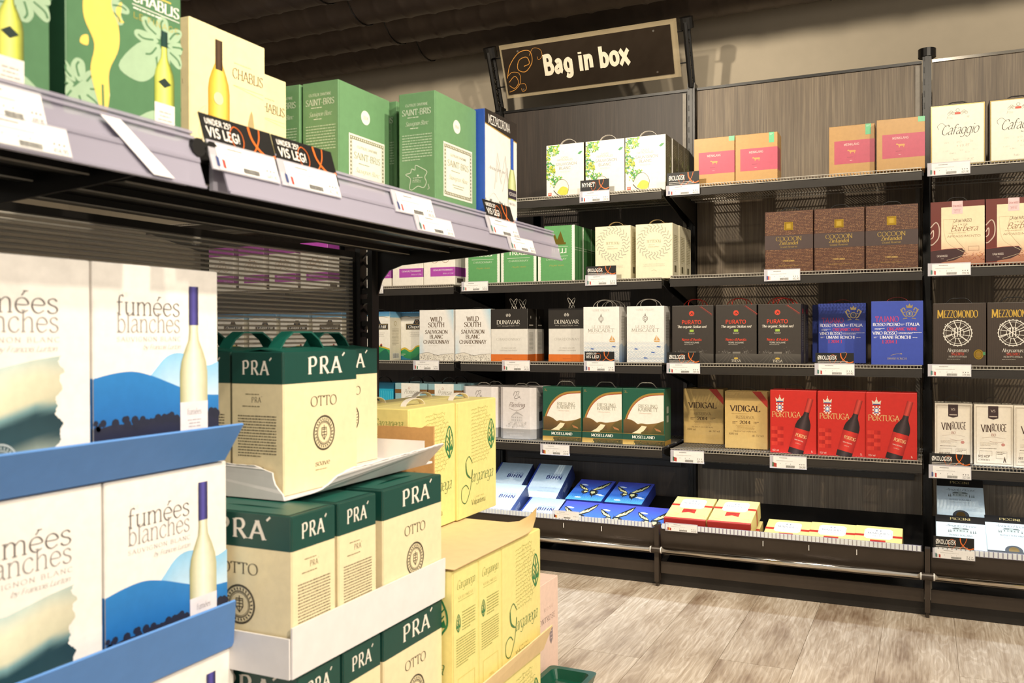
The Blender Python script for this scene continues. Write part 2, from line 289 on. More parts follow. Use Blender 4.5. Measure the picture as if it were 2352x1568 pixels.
class Art:
    """flat print for one face: units = face height / 100, origin bottom left"""
    def __init__(s, W, H=100.): s.W = W; s.H = H; s.v = []; s.f = []; s.c = []; s.m = []
    def put(s, vs, fs, col, L=1, foil=0):
        o = len(s.v); s.k = getattr(s, 'k', 0)+1
        for i, p in enumerate(vs):
            s.v.append((p[0], p[1], L+.03*((s.k+(p[2] if len(p) > 2 else 0)) % 13))); s.c.append(lin(col) if isinstance(col, str) else lin(col[i]) if isinstance(col[i], str) else col[i])
        for f in fs: s.f.append([o+i for i in f]); s.m.append(foil)
    def rect(s, x0, y0, x1, y1, col, L=1, foil=0): s.put([(x0, y0), (x1, y0), (x1, y1), (x0, y1)], [(0, 1, 2, 3)], col, L, foil)
    def grad(s, x0, y0, x1, y1, cb, ct, L=1): s.put([(x0, y0), (x1, y0), (x1, y1), (x0, y1)], [(0, 1, 2, 3)], [cb, cb, ct, ct], L)
    def poly(s, pts, col, L=1, foil=0, smooth=0):
        if smooth: pts = catmull(pts, True, smooth)
        t = tessellate_polygon([[Vector((x, y, 0)) for x, y in pts]]); s.put(pts, t, col, L, foil)
    def hill(s, ys, y0, ct, cb, L=1, x0=0, x1=None):
        """profile polygon filled down to y0 with a vertical blend"""
        x1 = s.W if x1 is None else x1; n = len(ys); pts = catmull([(x0+(x1-x0)*i/(n-1), y) for i, y in enumerate(ys)], False, 5); k = len(pts)
        s.put(pts+[(x, y0) for x, y in pts], [(i, k+i, k+i+1, i+1) for i in range(k-1)], [ct]*k+[cb]*k, L)
    def ell(s, cx, cy, rx, ry=None, col='000000', L=1, n=20, foil=0):
        ry = rx if ry is None else ry
        s.put([(cx+rx*math.cos(2*PI*i/n), cy+ry*math.sin(2*PI*i/n)) for i in range(n)], [tuple(range(n))], col, L, foil)
    def ring(s, cx, cy, r, w, col, L=1, n=28, ry=None, foil=0):
        ry = r if ry is None else ry
        vs, fs = strip([(cx+r*math.cos(2*PI*i/n), cy+ry*math.sin(2*PI*i/n)) for i in range(n)], lambda a, b: w/2, True); s.put(vs, fs, col, L, foil)
    def line(s, pts, w, col, L=1, smooth=0, closed=False, foil=0):
        if smooth: pts = catmull(pts, closed, smooth)
        s.put(*strip(pts, lambda a, b: w/2, closed), col, L, foil)
    def frame(s, x0, y0, x1, y1, w, col, L=1, foil=0):
        for q in ((x0, y0, x1, y0+w), (x0, y1-w, x1, y1), (x0, y0+w, x0+w, y1-w), (x1-w, y0+w, x1, y1-w)): s.rect(*q, col, L, foil)
    def text(s, t, x, y, size, col, font='serif', align='c', L=2, sp=0., cond=1., shear=0., foil=0, fit=None):
        k = size/7; x0 = 0; items = []
        for ch in t:
            if ch == ' ': x0 += (3+sp)*cond; continue
            a, vs, fs = glyph(ch, font); items.append((x0, vs, fs)); x0 += (a+sp)*cond
        tot = (x0-sp*cond)*k
        if fit and tot > 0: cond *= fit/tot; q = fit/tot; items = [(i[0]*q, i[1], i[2]) for i in items]; tot = fit
        x -= {'c': tot/2, 'l': 0, 'r': tot}[align]
        for ox, vs, fs in items: s.put([(x+(ox+vx*cond+vy*shear)*k, y+vy*k, vk) for vx, vy, vk in vs], fs, col, L, foil)
        return tot
    def greek(s, x0, y0, x1, y1, n, col, L=2, w=.42, centre=False, seed=1):
        """lines of print too small to read"""
        rg = random.Random(seed+n); st = (y1-y0)/n
        for i in range(n):
            y = y1-(i+.5)*st; a, b = x0, x1
            if centre: k = rg.uniform(0, .3)*(x1-x0)/2; a += k; b -= k
            elif i == n-1: b = x0+(x1-x0)*.6
            x = a
            while x < b-.3:
                q = min(b, x+rg.uniform(.9, 3.2)); s.rect(x, y-st*w/2, q, y+st*w/2*rg.uniform(.6, 1), col, L); x = q+rg.uniform(.35, .6)
    def scrawl(s, x0, y0, x1, y1, n, col, L=2, w=.3, seed=3):
        rg = random.Random(seed); st = (y1-y0)/n
        for i in range(n):
            y = y1-(i+.6)*st; x = x0; b = x0+(x1-x0)*rg.uniform(.75, 1)
            while x < b:
                q = x+rg.uniform(3, 7); p = [(x, y)]
                while p[-1][0] < min(q, b): p.append((p[-1][0]+rg.uniform(.5, .9), y+rg.uniform(-.1, .62 if rg.random() < .85 else 1.1)*st*.6+(p[-1][0]-x0)*.06))
                if len(p) > 1: s.line(p, w, col, L)
                x = q+.8
    def barcode(s, x0, y0, x1, y1, L=3):
        rg = random.Random(5); s.rect(x0-.5, y0-.5, x1+.5, y1+.5, 'f4f2ee', L-1); x = x0
        while x < x1: q = x+rg.uniform(.2, .7); s.rect(x, y0, min(q, x1), y1, '2a2826', L); x = q+rg.uniform(.25, .6)
    def bottle(s, cx, y0, H, w, glass, cap, label=None, tilt=0., L=3, shoulder=.62, neck=.3, lab=(.06, .36), capfrac=.2, edge=None, base=None):
        prof = [(0, .5), (shoulder*.82, .5), (shoulder*.92, .45), (shoulder*1.02, .33), (shoulder*1.12, neck/2+.03), (shoulder*1.2, neck/2), (1, neck/2)]
        ct, sn = math.cos(R(tilt)), math.sin(R(tilt))
        T = lambda x, y: (cx+x*ct+y*sn, y0-x*sn+y*ct)
        def band(pr, cols, L):
            vs = []; cs = []; n = len(cols)
            for (t, hw) in pr:
                for i in range(n): vs.append(T((2*i/(n-1)-1)*hw*w, t*H)); cs.append(cols[i])
            fs = [(a*n+i, a*n+i+1, a*n+n+i+1, a*n+n+i) for a in range(len(pr)-1) for i in range(n-1)]
            s.put(vs, fs, cs, L)
        band(prof, glass, L)
        band([(1-capfrac, neck/2+.012), (1.002, neck/2+.012)], cap, L+1)
        if label: band([(lab[0], .502), (lab[1], .502)], [label]*3 if isinstance(label, str) else label, L+1)
        if base: band([(0, .5), (lab[0], .5)], base, L+1)
        return T
    def mesh(s, name, h, face, w, d, zs=.00022):
        """map print onto a face of a box (w,d,h); local front = -Y"""
        k = h/s.H if face != 'top' else w/s.W; out = []
        for u, v, L in s.v:
            u *= k; v *= k; e = .0004+zs*L
            out.append({'front': (u-w/2, -e, v), 'right': (w/2+e, u, v), 'left': (-w/2-e, d-u, v), 'back': (w/2-u, d+e, v), 'top': (u-w/2, v, h+e)}[face])
        return print_mesh(name, out, s.f, s.c, s.m)
def print_mesh(name, vs, fs, cs, ms):
    me = bpy.data.meshes.new(name); me.from_pydata(vs, [], fs)
    at = me.attributes.new('Col', 'FLOAT_COLOR', 'POINT'); at.data.foreach_set('color', [z for c in cs for z in (*c, 1)])
    me.materials.append(M['ink']); me.materials.append(M['foil']); me.polygons.foreach_set('material_index', ms); me.update()
    return me

# ------------------------------------------------------------------ cartons
def body_mesh(name, w, d, h, col, bands=(), chamfer=0., bev=.0018):
    """carton with soft edges; bands = [(z0,z1,colour)] wrap round it; chamfer cuts the upright edges"""
    bm = bmesh.new(); bmesh.ops.create_cube(bm, size=1)
    for v in bm.verts: v.co = ((v.co.x)*w, (v.co.y+.5)*d, (v.co.z+.5)*h)
    if chamfer:
        ed = [e for e in bm.edges if abs(e.verts[0].co.z-e.verts[1].co.z) > h*.5 and e.verts[0].co.y < d*.5]
        bmesh.ops.bevel(bm, geom=ed, offset=chamfer, segments=1, affect='EDGES')
    bmesh.ops.bevel(bm, geom=list(bm.edges), offset=bev, segments=2, affect='EDGES', profile=.5)
    for z in sorted({z for b in bands for z in b[:2] if .004 < z < h-.004}):
        bmesh.ops.bisect_plane(bm, geom=list(bm.verts)+list(bm.edges)+list(bm.faces), plane_co=(0, 0, z), plane_no=(0, 0, 1))
    lay = bm.loops.layers.float_color.new('Col')
    for f in bm.faces:
        z = f.calc_center_median().z; c = col
        for b in bands:
            if b[0] <= z <= b[1]: c = b[2]
        for l in f.loops: l[lay] = (*lin(c), 1)
    me = bpy.data.meshes.new(name); bm.to_mesh(me); bm.free(); me.materials.append(M['carton']); return me
def handle_mesh(kind, w, d, h, mat, rise=.03, span=.075):
    b = MB(); y = d/2
    if kind == 'strap':      # flat ribbon arched across the top
        b.ribbon([(p[0], p[1], p[2]) for p in arc((0, y, h-.003), span/2, rise+.003, 180, 0, 14)], (0, .007, 0), .0012)
    elif kind == 'wire':     # moulded carry handle
        z = h-.002; p = [(-span/2-.008, y, z), (-span/2, y, z+.004), (-span/2+.012, y, z+rise*.8), (-span/2+.022, y, z+rise), (span/2-.022, y, z+rise), (span/2-.012, y, z+rise*.8), (span/2, y, z+.004), (span/2+.008, y, z)]
        b.tube([(q[0], 0, 0) if 0 else q for q in [(x[0], x[1], x[2]) for x in p]], .0022, 6)
    elif kind == 'cord':     # thin cord, two loose loops
        for sx, ph in ((-.012, .6), (.014, -.5)):
            b.tube([(sx+span/2*math.cos(a)+ph*.02*math.sin(a), y+.012*math.sin(2*a+ph), h-.002+rise*math.sin(a)) for a in [PI*i/14 for i in range(15)]], .0016, 6)
    elif kind == 'eyelet':   # upright string loops
        for sx, ty in ((-.01, .01), (.02, -.012)):
            b.tube([(sx+.008*math.sin(2*PI*i/14)+ty*1.2*(1-math.cos(2*PI*i/14)), y+ty, h-.001+rise*(1-math.cos(2*PI*i/14))/2) for i in range(14)], .0014, 6, True)
    return b.mesh('handle', mat, kind in ('wire', 'cord', 'eyelet'))
DES = {}
def design(key, w, h, d, col, front=None, right=None, left=None, top=None, bands=(), handle=None, chamfer=0., cat='carton', name='wine_box', bev=.0018):
    q = dict(w=w, h=h, d=d, name=name, cat=cat, parts=[]); q['body'] = body_mesh(name, w, d, h, col, bands, chamfer, bev)
    for face, fn in (('front', front), ('right', right), ('left', left), ('top', top)):
        if fn:
            fw = w if face in ('front', 'top') else d
            A = Art(100*fw/h) if face != 'top' else Art(100., 100*d/w); fn(A)
            nm = {'front': 'front_print', 'right': 'side_print', 'left': 'side_print', 'top': 'top_print'}[face]
            if not chamfer:      # the printed sheet itself
                A.rect(.7, .7, A.W-.7, A.H-.7, col, 0)
                if face != 'top':
                    for z0, z1, c in bands: A.rect(.7, max(.7, z0/h*100), A.W-.7, min(99.3, z1/h*100), c, .45)
            q['parts'].append((nm, A.mesh(nm, h, face, w, d)))
    if handle: q['parts'].append(('handle', handle_mesh(handle[0], w, d, h, handle[1], *handle[2:])))
    DES[key] = q
def place(key, loc, label, group, rz=0., tilt=0., hide=(), ry=0.):
    q = DES[key]; o = link(q['name'], q['body'], loc=loc, rot=(-R(tilt), R(ry), R(rz))); tag(o, label, q['cat'], group)
    for nm, me in q['parts']:
        if not nm.startswith(tuple(hide) or ('-',)): link(nm, me, o)
    return o

# ================================================================== the room
def struct(o): o['kind'] = 'structure'; return o
YW = 4.5
fl = struct(MB().box(-5.6, -1.6, -.05, 2.6, YW, -.004).obj('floor', 'plank_wood'))
PLW, PLL = .228, 1.27
x_ref = onZ(2204, 1560, 0).x
pm = MB().box(-PLW/2+.0008, -PLL/2+.0008, -.004, PLW/2-.0008, PLL/2-.0008, 0).mesh('plank', 'plank_wood')
for i in range(-10, 8):
    off = random.Random(i*7+3).uniform(0, PLL)
    for j in range(-1, 4):
        y = .35+off+j*PLL
        if y-PLL/2 > 3.62: continue
        link('plank', pm, fl, (x_ref-PLW/2+i*PLW, y, 0))
struct(MB().box(-5.7, YW, 0, 2.7, YW+.1, 2.95).obj('wall_back', 'wall_paint'))
struct(MB().box(-5.7, -1.6, 0, -5.6, YW, 2.95).obj('wall_left', 'wall_paint'))
struct(MB().box(-5.7, -1.6, 2.95, 2.7, YW+.1, 3.05).obj('ceiling', 'ceiling_paint'))
def duct(yc, zc, r, label, x0=-5.58, x1=2.5):
    nx, nt, pitch = int((x1-x0)/.0135), 40, .135; vs = []; fs = []
    for i in range(nx+1):
        x = x0+(x1-x0)*i/nx
        for j in range(nt):
            a = 2*PI*j/nt; fr = (x/pitch+j/nt) % 1
            rr = r+(.0055 if fr < .1 else .002 if fr < .2 else 0)
            vs.append((x, yc+rr*math.cos(a), zc+rr*math.sin(a)))
    for i in range(nx):
        for j in range(nt): fs.append((i*nt+j, i*nt+(j+1) % nt, (i+1)*nt+(j+1) % nt, (i+1)*nt+j))
    o = MB().add(vs, fs).obj('ventilation_duct', 'duct_metal', None, True)
    for k in range(4):     # hanger bands
        x = -4.6+k*2.1
        MB().tube([(x, yc+(r+.0045)*math.cos(2*PI*j/28), zc+(r+.0045)*math.sin(2*PI*j/28)) for j in range(28)], 0.0035, 5, True).add(*hang(x, yc, zc+r, 2.95)).obj('hanger_band', 'black_metal', o)
    tag(o, label, 'duct', 'spiral ventilation ducts')
def hang(x, y, z0, z1):
    b = MB().box(x-.004, y-.004, z0, x+.004, y+.004, z1); return b.v, b.f
DL = ['dark spiral duct running closest along the beige wall', 'dark spiral duct, second out from the beige wall', 'dark spiral duct, third out from the beige wall',
      'dark spiral duct, fourth out from the beige wall', 'dark spiral duct, fifth and furthest out from the beige wall']
for k in range(5): duct(4.30-.315*k, 2.70, .148, DL[k])

# ================================================================== wall shelving
YF, YP = 3.70, 4.18                      # shelf front edge, post plane
ROWZ = {1: (1.644, 1.648, 1.652), 2: (1.266, 1.272, 1.281), 3: (.905, .905, .905), 4: (.549, .546, .534)}
def rowz(row, X): return ROWZ[row][0 if X < -1 else 1 if X < 0 else 2]
# shared shelf meshes; origin = front edge, top surface, bay centre
HW = .482
b = MB()
nw = 82
for i in range(nw):
    x = -HW+.004+(2*HW-.008)*i/(nw-1)
    b.box(x-.0014, 0, -.0052, x+.0014, .455, -.001); b.box(x-.0014, -.003, -.011, x+.0014, 0, -.001)
for y in (.11, .24, .37, .45): b.box(-HW, y-.003, -.0095, HW, y+.003, -.0052)
GRID = b.mesh('wire_grid', 'wire')
b = MB().box(-HW, -.001, -.042, HW, .001, -.012).box(-HW, -.004, -.046, HW, .004, -.042)
STRIP = b.mesh('shelf', 'dark_strip')
FRONT = MB().box(-HW, -.0045, -.0135, HW, -.003, -.0105).box(-HW, -.0045, -.0015, HW, -.003, .0012).mesh('front_rod', 'steel_edge')
BRK = MB().prism([(0, .002, -.011), (0, .462, -.011), (0, .462, -.12), (0, .40, -.105), (0, .06, -.045), (0, .002, -.03)], (.004, 0, 0)).mesh('bracket', 'black_metal')
RIBS = MB(); 
for i in range(66):
    x = -.472+.944*i/65; RIBS.box(x-.0052, -.0045, .002, x+.0052, -.001, .021)
RIBS = RIBS.mesh('ribs', 'ribbed_acrylic')
BAYL = {-4: 'shelving bay furthest along the wall behind the clear ridged screen', -3: 'shelving bay left of the sign, beside the lattice gondola post',
        -2: 'shelving bay under the hanging sign with dark back panel', -1: 'shelving bay with cowhide-pattern cartons below four kraft boxes and wood back panel', 0: 'shelving bay with cream cartons on top beside the thick black post'}
BAYL[-1] = 'shelving bay with wood back panel holding four kraft boxes on top'
def truss(b, x, y0, z0, y1, z1, w=.036, dep=.056):
    """lattice upright from (y0,z0) to (y1,z1): two rails and a zigzag"""
    p0, p1 = Vector((x, y0, z0)), Vector((x, y1, z1)); t = (p1-p0).normalized(); n = Vector((0, t.z, -t.y))*dep/2
    for sg in (-1, 1): b.tube([p0+n*sg, p1+n*sg], w*.32, 6)
    k = max(3, int((p1-p0).length/.028)); b.tube([p0+(p1-p0)*i/k+n*(1 if i % 2 else -1) for i in range(k+1)], .0042, 5)
def bay(X0):
    xc = X0+.5; rt = empty('shelving_bay', (xc, YF, 0)); tag(rt, BAYL[X0], 'shelving', 'wall shelving bays')
    L = lambda x, y, z: (x-xc, y-YF, z)
    def P(b, name, mat, **k): b.v = [L(*v) for v in b.v]; return b.obj(name, mat, rt, **k)
    for X in ([X0, X0+1] if X0 == 0 else [X0]):
        b = MB().box(X-.017, YP-.03, 0, X+.017, YP+.03, 2.2).box(X-.006, YP-.034, .2, X+.006, YP-.03, 2.19)
        for z in range(40): b.box(X-.0125, YP-.0315, .22+z*.05, X-.0085, YP-.0295, .245+z*.05, 1)
        P(b, 'post', ['black_metal', 'black_plastic'])
        if X in (-2, -1):
            b = MB(); truss(b, X, YP-.01, 2.19, YP-.12, 2.455); b.tube([(X, YP-.107, 2.43), (X, YP-.13, 2.475)], .033, 14)
            P(b, 'lattice_top', 'black_metal')
        else: P(MB().tube([(X, YP-.005, 2.19), (X, YP-.005, 2.225)], .035, 16), 'post_cap', 'black_metal')
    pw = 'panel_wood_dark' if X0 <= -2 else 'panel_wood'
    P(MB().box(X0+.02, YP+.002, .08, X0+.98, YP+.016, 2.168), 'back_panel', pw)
    P(MB().box(X0+.02, YP-.006, 2.168, X0+.98, YP+.02, 2.18), 'top_trim', 'chrome' if X0 == 0 else 'black_metal')
    P(MB().box(X0+.955, YP-.008, .5, X0+.972, YP+.002, 2.16), 'side_trim', 'trim_grey')
    for row in (1, 2, 3, 4):
        z = rowz(row, xc); sh = link('shelf', STRIP, rt, (0, 0, z))
        link('wire_grid', GRID, sh, kind='stuff'); link('front_rod', FRONT, sh)
        for x in (-.488, .484): link('bracket', BRK, sh, (x, .004, 0))
    # base cabinet with sloping display tray, rail and bumper
    yb = 3.555
    P(MB().prism([(X0+.012, yb-.002, .236), (X0+.012, yb+.006, .236), (X0+.012, yb+.026, .128), (X0+.012, yb+.018, .128)], (.976, 0, 0)), 'front_panel', 'base_panel')
    P(MB().box(X0+.012, yb+.01, .052, X0+.988, yb+.02, .1).box(X0+.012, yb+.008, .0975, X0+.988, yb+.012, .1), 'lower_panel', 'base_panel')
    P(MB().box(X0, yb+.03, .001, X0+1, yb+.04, .053), 'kick_plate', 'base_kick')
    P(MB().prism([(X0+.015, yb+.032, .07), (X0+.015, yb+.29, .13), (X0+.015, YP-.035, .26), (X0+.015, YP-.035, .25), (X0+.015, yb+.29, .12), (X0+.015, yb+.032, .06)], (.97, 0, 0)), 'display_tray', 'black_metal')
    P(MB().box(X0+.05, YP-.036, .405, X0+.95, YP-.028, .43).box(X0+.05, YP-.036, .45, X0+.95, YP-.028, .475), 'back_rail', 'black_metal')
    P(MB().box(X0+.02, yb-.0055, .236, X0+.98, yb-.0015, .2585), 'acrylic_strip', 'rail_plastic')
    link('ribs', RIBS, rt, (0, yb-YF-.0045, .2365), kind='stuff')
    P(MB().tube([(X0+.022, yb-.018, .152), (X0+.978, yb-.018, .152)], .0118, 14), 'bumper_bar', 'chrome', smooth=True)
    P(MB().tube([(X0-.021, yb-.018, .152), (X0+.021, yb-.018, .152)], .0125, 14).box(X0-.009, yb-.012, .02, X0+.009, yb+.028, .25).box(X0-.006, yb-.006, .001, X0+.006, yb+.02, .02), 'bumper_post', 'base_panel')
    for sx in (-.0235, .0195): P(MB().tube([(X0+sx, yb-.018, .152), (X0+sx+.004, yb-.018, .152)], .0133, 14), 'bumper_ring', 'white_plastic')
    for k in range(3): P(MB().box(X0+.42+k*.17, yb-.0045, .203, X0+.4225+k*.17, yb-.001, .223), 'pin', 'white_plastic')
    # light strip under the lowest shelf
    z4 = rowz(4, xc)
    P(MB().box(X0+.05, YF+.012, z4-.038, X0+.95, YF+.026, z4-.032), 'light_strip', 'led')
    l = bpy.data.lights.new('light_strip_lamp', 'AREA'); l.shape = 'RECTANGLE'; l.size = .9; l.size_y = .012; l.energy = LEDW[X0]; l.color = (.72, .86, 1)
    link('light_strip_lamp', l, rt, (0, .019, z4-.0395), (R(-22), 0, 0))
    return rt
LEDW = {-4: 2.5, -3: 2.5, -2: 2.9, -1: 1.2, 0: 1.4}
for X0 in (-4, -3, -2, -1, 0): bay(X0)

# ================================================================== hanging sign
def sign():
    rt = empty('hanging_sign', (-1.5, YP-.015, 2.24)); tag(rt, 'tilted mirror sign with large white lettering and orange scrollwork between two lattice posts', 'sign')
    ang = math.atan2(.11, .265); rt.rotation_euler = (ang, 0, 0)     # top leans towards the aisle
    h, w = .262, .905
    MB().box(-w/2, -.004, 0, w/2, .0, h).obj('clear_plate', 'sign_frame_glass', rt)
    mir = MB().box(-w/2+.012, -.009, .018, w/2-.03, -.0045, h-.022).obj('mirror_plate', 'sign_glass', rt)
    A = Art(100*w/h)
    A.text('Bag in box', 172, 37, 31, 'e8dcc4', 'black', 'c', 1, fit=170)
    og = 'c98a3c'
    A.line([(8, 38), (18, 62), (40, 82), (62, 82), (64, 62), (48, 46), (33, 52), (38, 68), (54, 72), (58, 60), (46, 56)], 1.3, og, 1, 6)
    A.line([(10, 30), (24, 40), (30, 28), (20, 18), (10, 24)], 1.1, og, 1, 6)
    A.line([(8, 12), (22, 16), (34, 28), (34, 44), (20, 48), (10, 42)], 1.0, og, 1, 6)
    A.line([(30, 24), (42, 24), (44, 14), (36, 10), (34, 16)], .8, og, 1, 6)
    A.line([(60, 74), (70, 86), (84, 82), (86, 70), (78, 64), (76, 70)], .7, og, 1, 6)
    me = A.mesh('lettering', h, 'front', w, .004); link('lettering', me, mir, (0, -.009, 0))
    for x in (-w/2+.1, w/2-.11):
        for z in (.035, h-.04): MB().tube([(x, -.012, z), (x, .012, z)], .005, 10).obj('bolt', 'chrome', rt)
    for x in (-1, 1):
        for z in (.06, h-.06): MB().tube([(x*w/2, -.002, z), (x*.502, -.002, z)], .0035, 6).obj('rod', 'black_metal', rt)
sign()

# ================================================================== gondola on the left
XR, ZS = -.84, 1.262
RT, RB = 1.281, 1.208
YA0, YM, YE = -.5, .875, 2.05
def gondola():
    rt = empty('gondola_shelf', (-1.39, YM, 0)); tag(rt, 'black metal gondola with cantilever shelf and clear ridged back screen', 'shelving')
    L = lambda x, y, z: (x+1.39, y-YM, z)
    def P(b, name, mat, par=rt, **k): b.v = [L(*v) for v in b.v]; return b.obj(name, mat, par, **k)
    for y in (YM, YE-.02):
        b = MB(); b.box(-1.40, y-.016, 0, -1.385, y+.016, 1.5); b.box(-1.362, y-.016, 0, -1.347, y+.016, 1.5)
        k = 44; b.tube([(-1.392 if i % 2 else -1.356, y, .05+1.4*i/k) for i in range(k+1)], .005, 5)
        for z in (1.02, 1.05, 1.11, 1.135): b.box(-1.386, y-.012, z, -1.361, y+.012, z+.012)
        P(b, 'lattice_post', 'black_metal'); P(MB().box(-1.5, y-.05, 0, -1.33, y+.05, .03), 'post_foot', 'black_metal')
    for y0, y1 in ((YA0, YM-.012), (YM+.018, YE)):
        sh = P(MB().box(-1.345, y0, ZS-.012, XR-.02, y1, ZS), 'shelf', 'black_metal')
        for xb, zz in ((XR-.03, .026), (XR-.17, .012), (XR-.28, .012), (XR-.40, .012)):
            P(MB().box(xb-.03, y0+.01, ZS-.012-zz, xb, y1-.02, ZS-.0125), 'support_beam', 'black_metal', sh)
            P(MB().box(xb-.002, y0+.01, ZS-.014-zz, xb+.001, y1-.02, ZS-.012-zz), 'beam_edge', 'steel_edge', sh)
        yb = y1-.012 if y1 > 1 else y1-.006
        prof = [(-1.345, ZS-.0125), (XR-.045, ZS-.0125), (XR-.05, ZS-.024), (-1.02, ZS-.036), (-1.27, ZS-.052), (-1.31, ZS-.065), (-1.332, ZS-.09), (-1.345, ZS-.13)]
        P(MB().prism([(x, yb, z) for x, z in prof], (0, .005, 0)), 'bracket', 'black_metal', sh)
        if y1 > 1:
            P(MB().box(-1.3, y1-.004, ZS+.03, XR-.03, y1, ZS+.056).box(XR-.05, y1-.004, ZS-.01, XR-.022, y1, ZS+.056), 'end_guard', 'black_metal', sh)
        # clear price rail: two channels
        ye = y1+.0 if y1 < 1 else 2.075
        ys = y0 if y1 < 1 else y0+.012
        top, bot = (XR-.012, RT), (XR+.012, RB)
        f = lambda t: (top[0]+(bot[0]-top[0])*t, top[1]+(bot[1]-top[1])*t)
        rl = MB()
        for t0, t1, dx in ((0, .5, 0), (.5, 1, .003)):
            (xa, za), (xb2, zb) = f(t0), f(t1); rl.sheet([(xa+dx, ys, za), (xb2+dx, ys, zb), (xb2+dx, ye, zb), (xa+dx, ye, za)], .0025)
        for t in (0, .1, .48, .52, .98): xa, za = f(t); rl.box(xa, ys, za-.0018, xa+.005, ye, za+.0018)
        P(rl, 'price_rail', 'rail_plastic', sh)
        (xa, za) = f(.7); P(MB().box(XR-.02, ys, RB+.006, XR-.0135, ye, ZS+.004), 'rail_channel', 'rail_grey', sh)
    for y in (YM-.008, YM+.014): P(MB().tube([(XR-.03, y, ZS+.0), (XR+.0, y, ZS+.0)], .012, 10), 'rail_clip', 'black_plastic')
    # ridged clear screen
    z0, z1, y0, y1, n = .60, 1.235, YA0, YE-.045, 70; vs = []; fs = []
    for side in (0, 1):
        for i in range(n*8+1):
            z = z0+(z1-z0)*i/(n*8); x = -1.412+(.0012*math.sin(2*PI*i/8)+.003 if side == 0 else -.003)
            vs += [(x, y0, z), (x, y1, z)]
    m = n*8+1
    for i in range(m-1): fs += [(2*i, 2*i+1, 2*i+3, 2*i+2), (2*(m+i)+1, 2*(m+i), 2*(m+i)+2, 2*(m+i)+3)]
    for e in (0, 1):
        for i in range(m-1): fs.append((2*i+e, 2*i+2+e, 2*(m+i)+2+e, 2*(m+i)+e))
    fs += [(0, 1, 2*m+1, 2*m), (2*m-2, 2*m-1, 4*m-1, 4*m-2)]
    scr = P(MB().add(vs, fs), 'ridged_screen', 'clear_ridged', smooth=True)
    rb = MB()
    for i in range(62):
        z = z0+.006+(z1-z0-.01)*i/61; rb.tube([(-1.405, y0, z), (-1.405, y1, z)], .0027, 6)
    P(rb, 'ridges', 'ridge_plastic', scr, smooth=True, kind='stuff')
    P(MB().box(-1.424, YA0, 1.235, -1.402, YE-.03, 1.25).box(-1.424, YA0, .58, -1.402, YE-.03, .6).box(-1.424, YE-.045, 0.6, -1.402, YE-.03, 1.235), 'screen_frame', 'black_metal')
    return rt
gondola()

# ================================================================== carton designs (front art first, sides where they show)
BK = '2a2724'
def seal(A, cx, cy, r, col, L=2):
    A.ring(cx, cy, r, r*.07, col, L); A.ring(cx, cy, r*.94, r*.03, col, L); A.ring(cx, cy, r*.68, r*.05, col, L); A.ring(cx, cy, r*.6, r*.025, col, L)
    for i in range(26):
        a = 2*PI*i/26; A.line([(cx+r*.74*math.cos(a), cy+r*.74*math.sin(a)), (cx+r*.87*math.cos(a+.06), cy+r*.87*math.sin(a+.06))], r*.07, col, L)
    A.line([(cx-r*.22, cy+r*.3), (cx-r*.24, cy-r*.1), (cx, cy-r*.42), (cx+r*.24, cy-r*.1), (cx+r*.22, cy+r*.3)], r*.06, col, L, 0, True)
    for k in (-.12, .04, .2): A.line([(cx-r*.18, cy+r*k), (cx+r*.18, cy+r*k)], r*.045, col, L)
    A.line([(cx, cy-r*.4), (cx, cy+r*.45)], r*.05, col, L)
def card_swirl(A, x, y, k, L=2):
    og = 'e0702c'; W = A.W; q = lambda pts: [(W*a, b) for a, b in pts]
    A.line(q([(.40, 34), (.36, 62), (.44, 86), (.53, 76), (.54, 48), (.46, 22), (.39, 30)]), 2.2, og, L, 6)
    A.line(q([(.44, 20), (.56, 16), (.68, 36), (.78, 68), (.82, 98)]), 3.6, og, L, 6)
    A.line(q([(.66, 98), (.68, 66), (.77, 40), (.88, 28), (.99, 36)]), 7, og, L, 6)
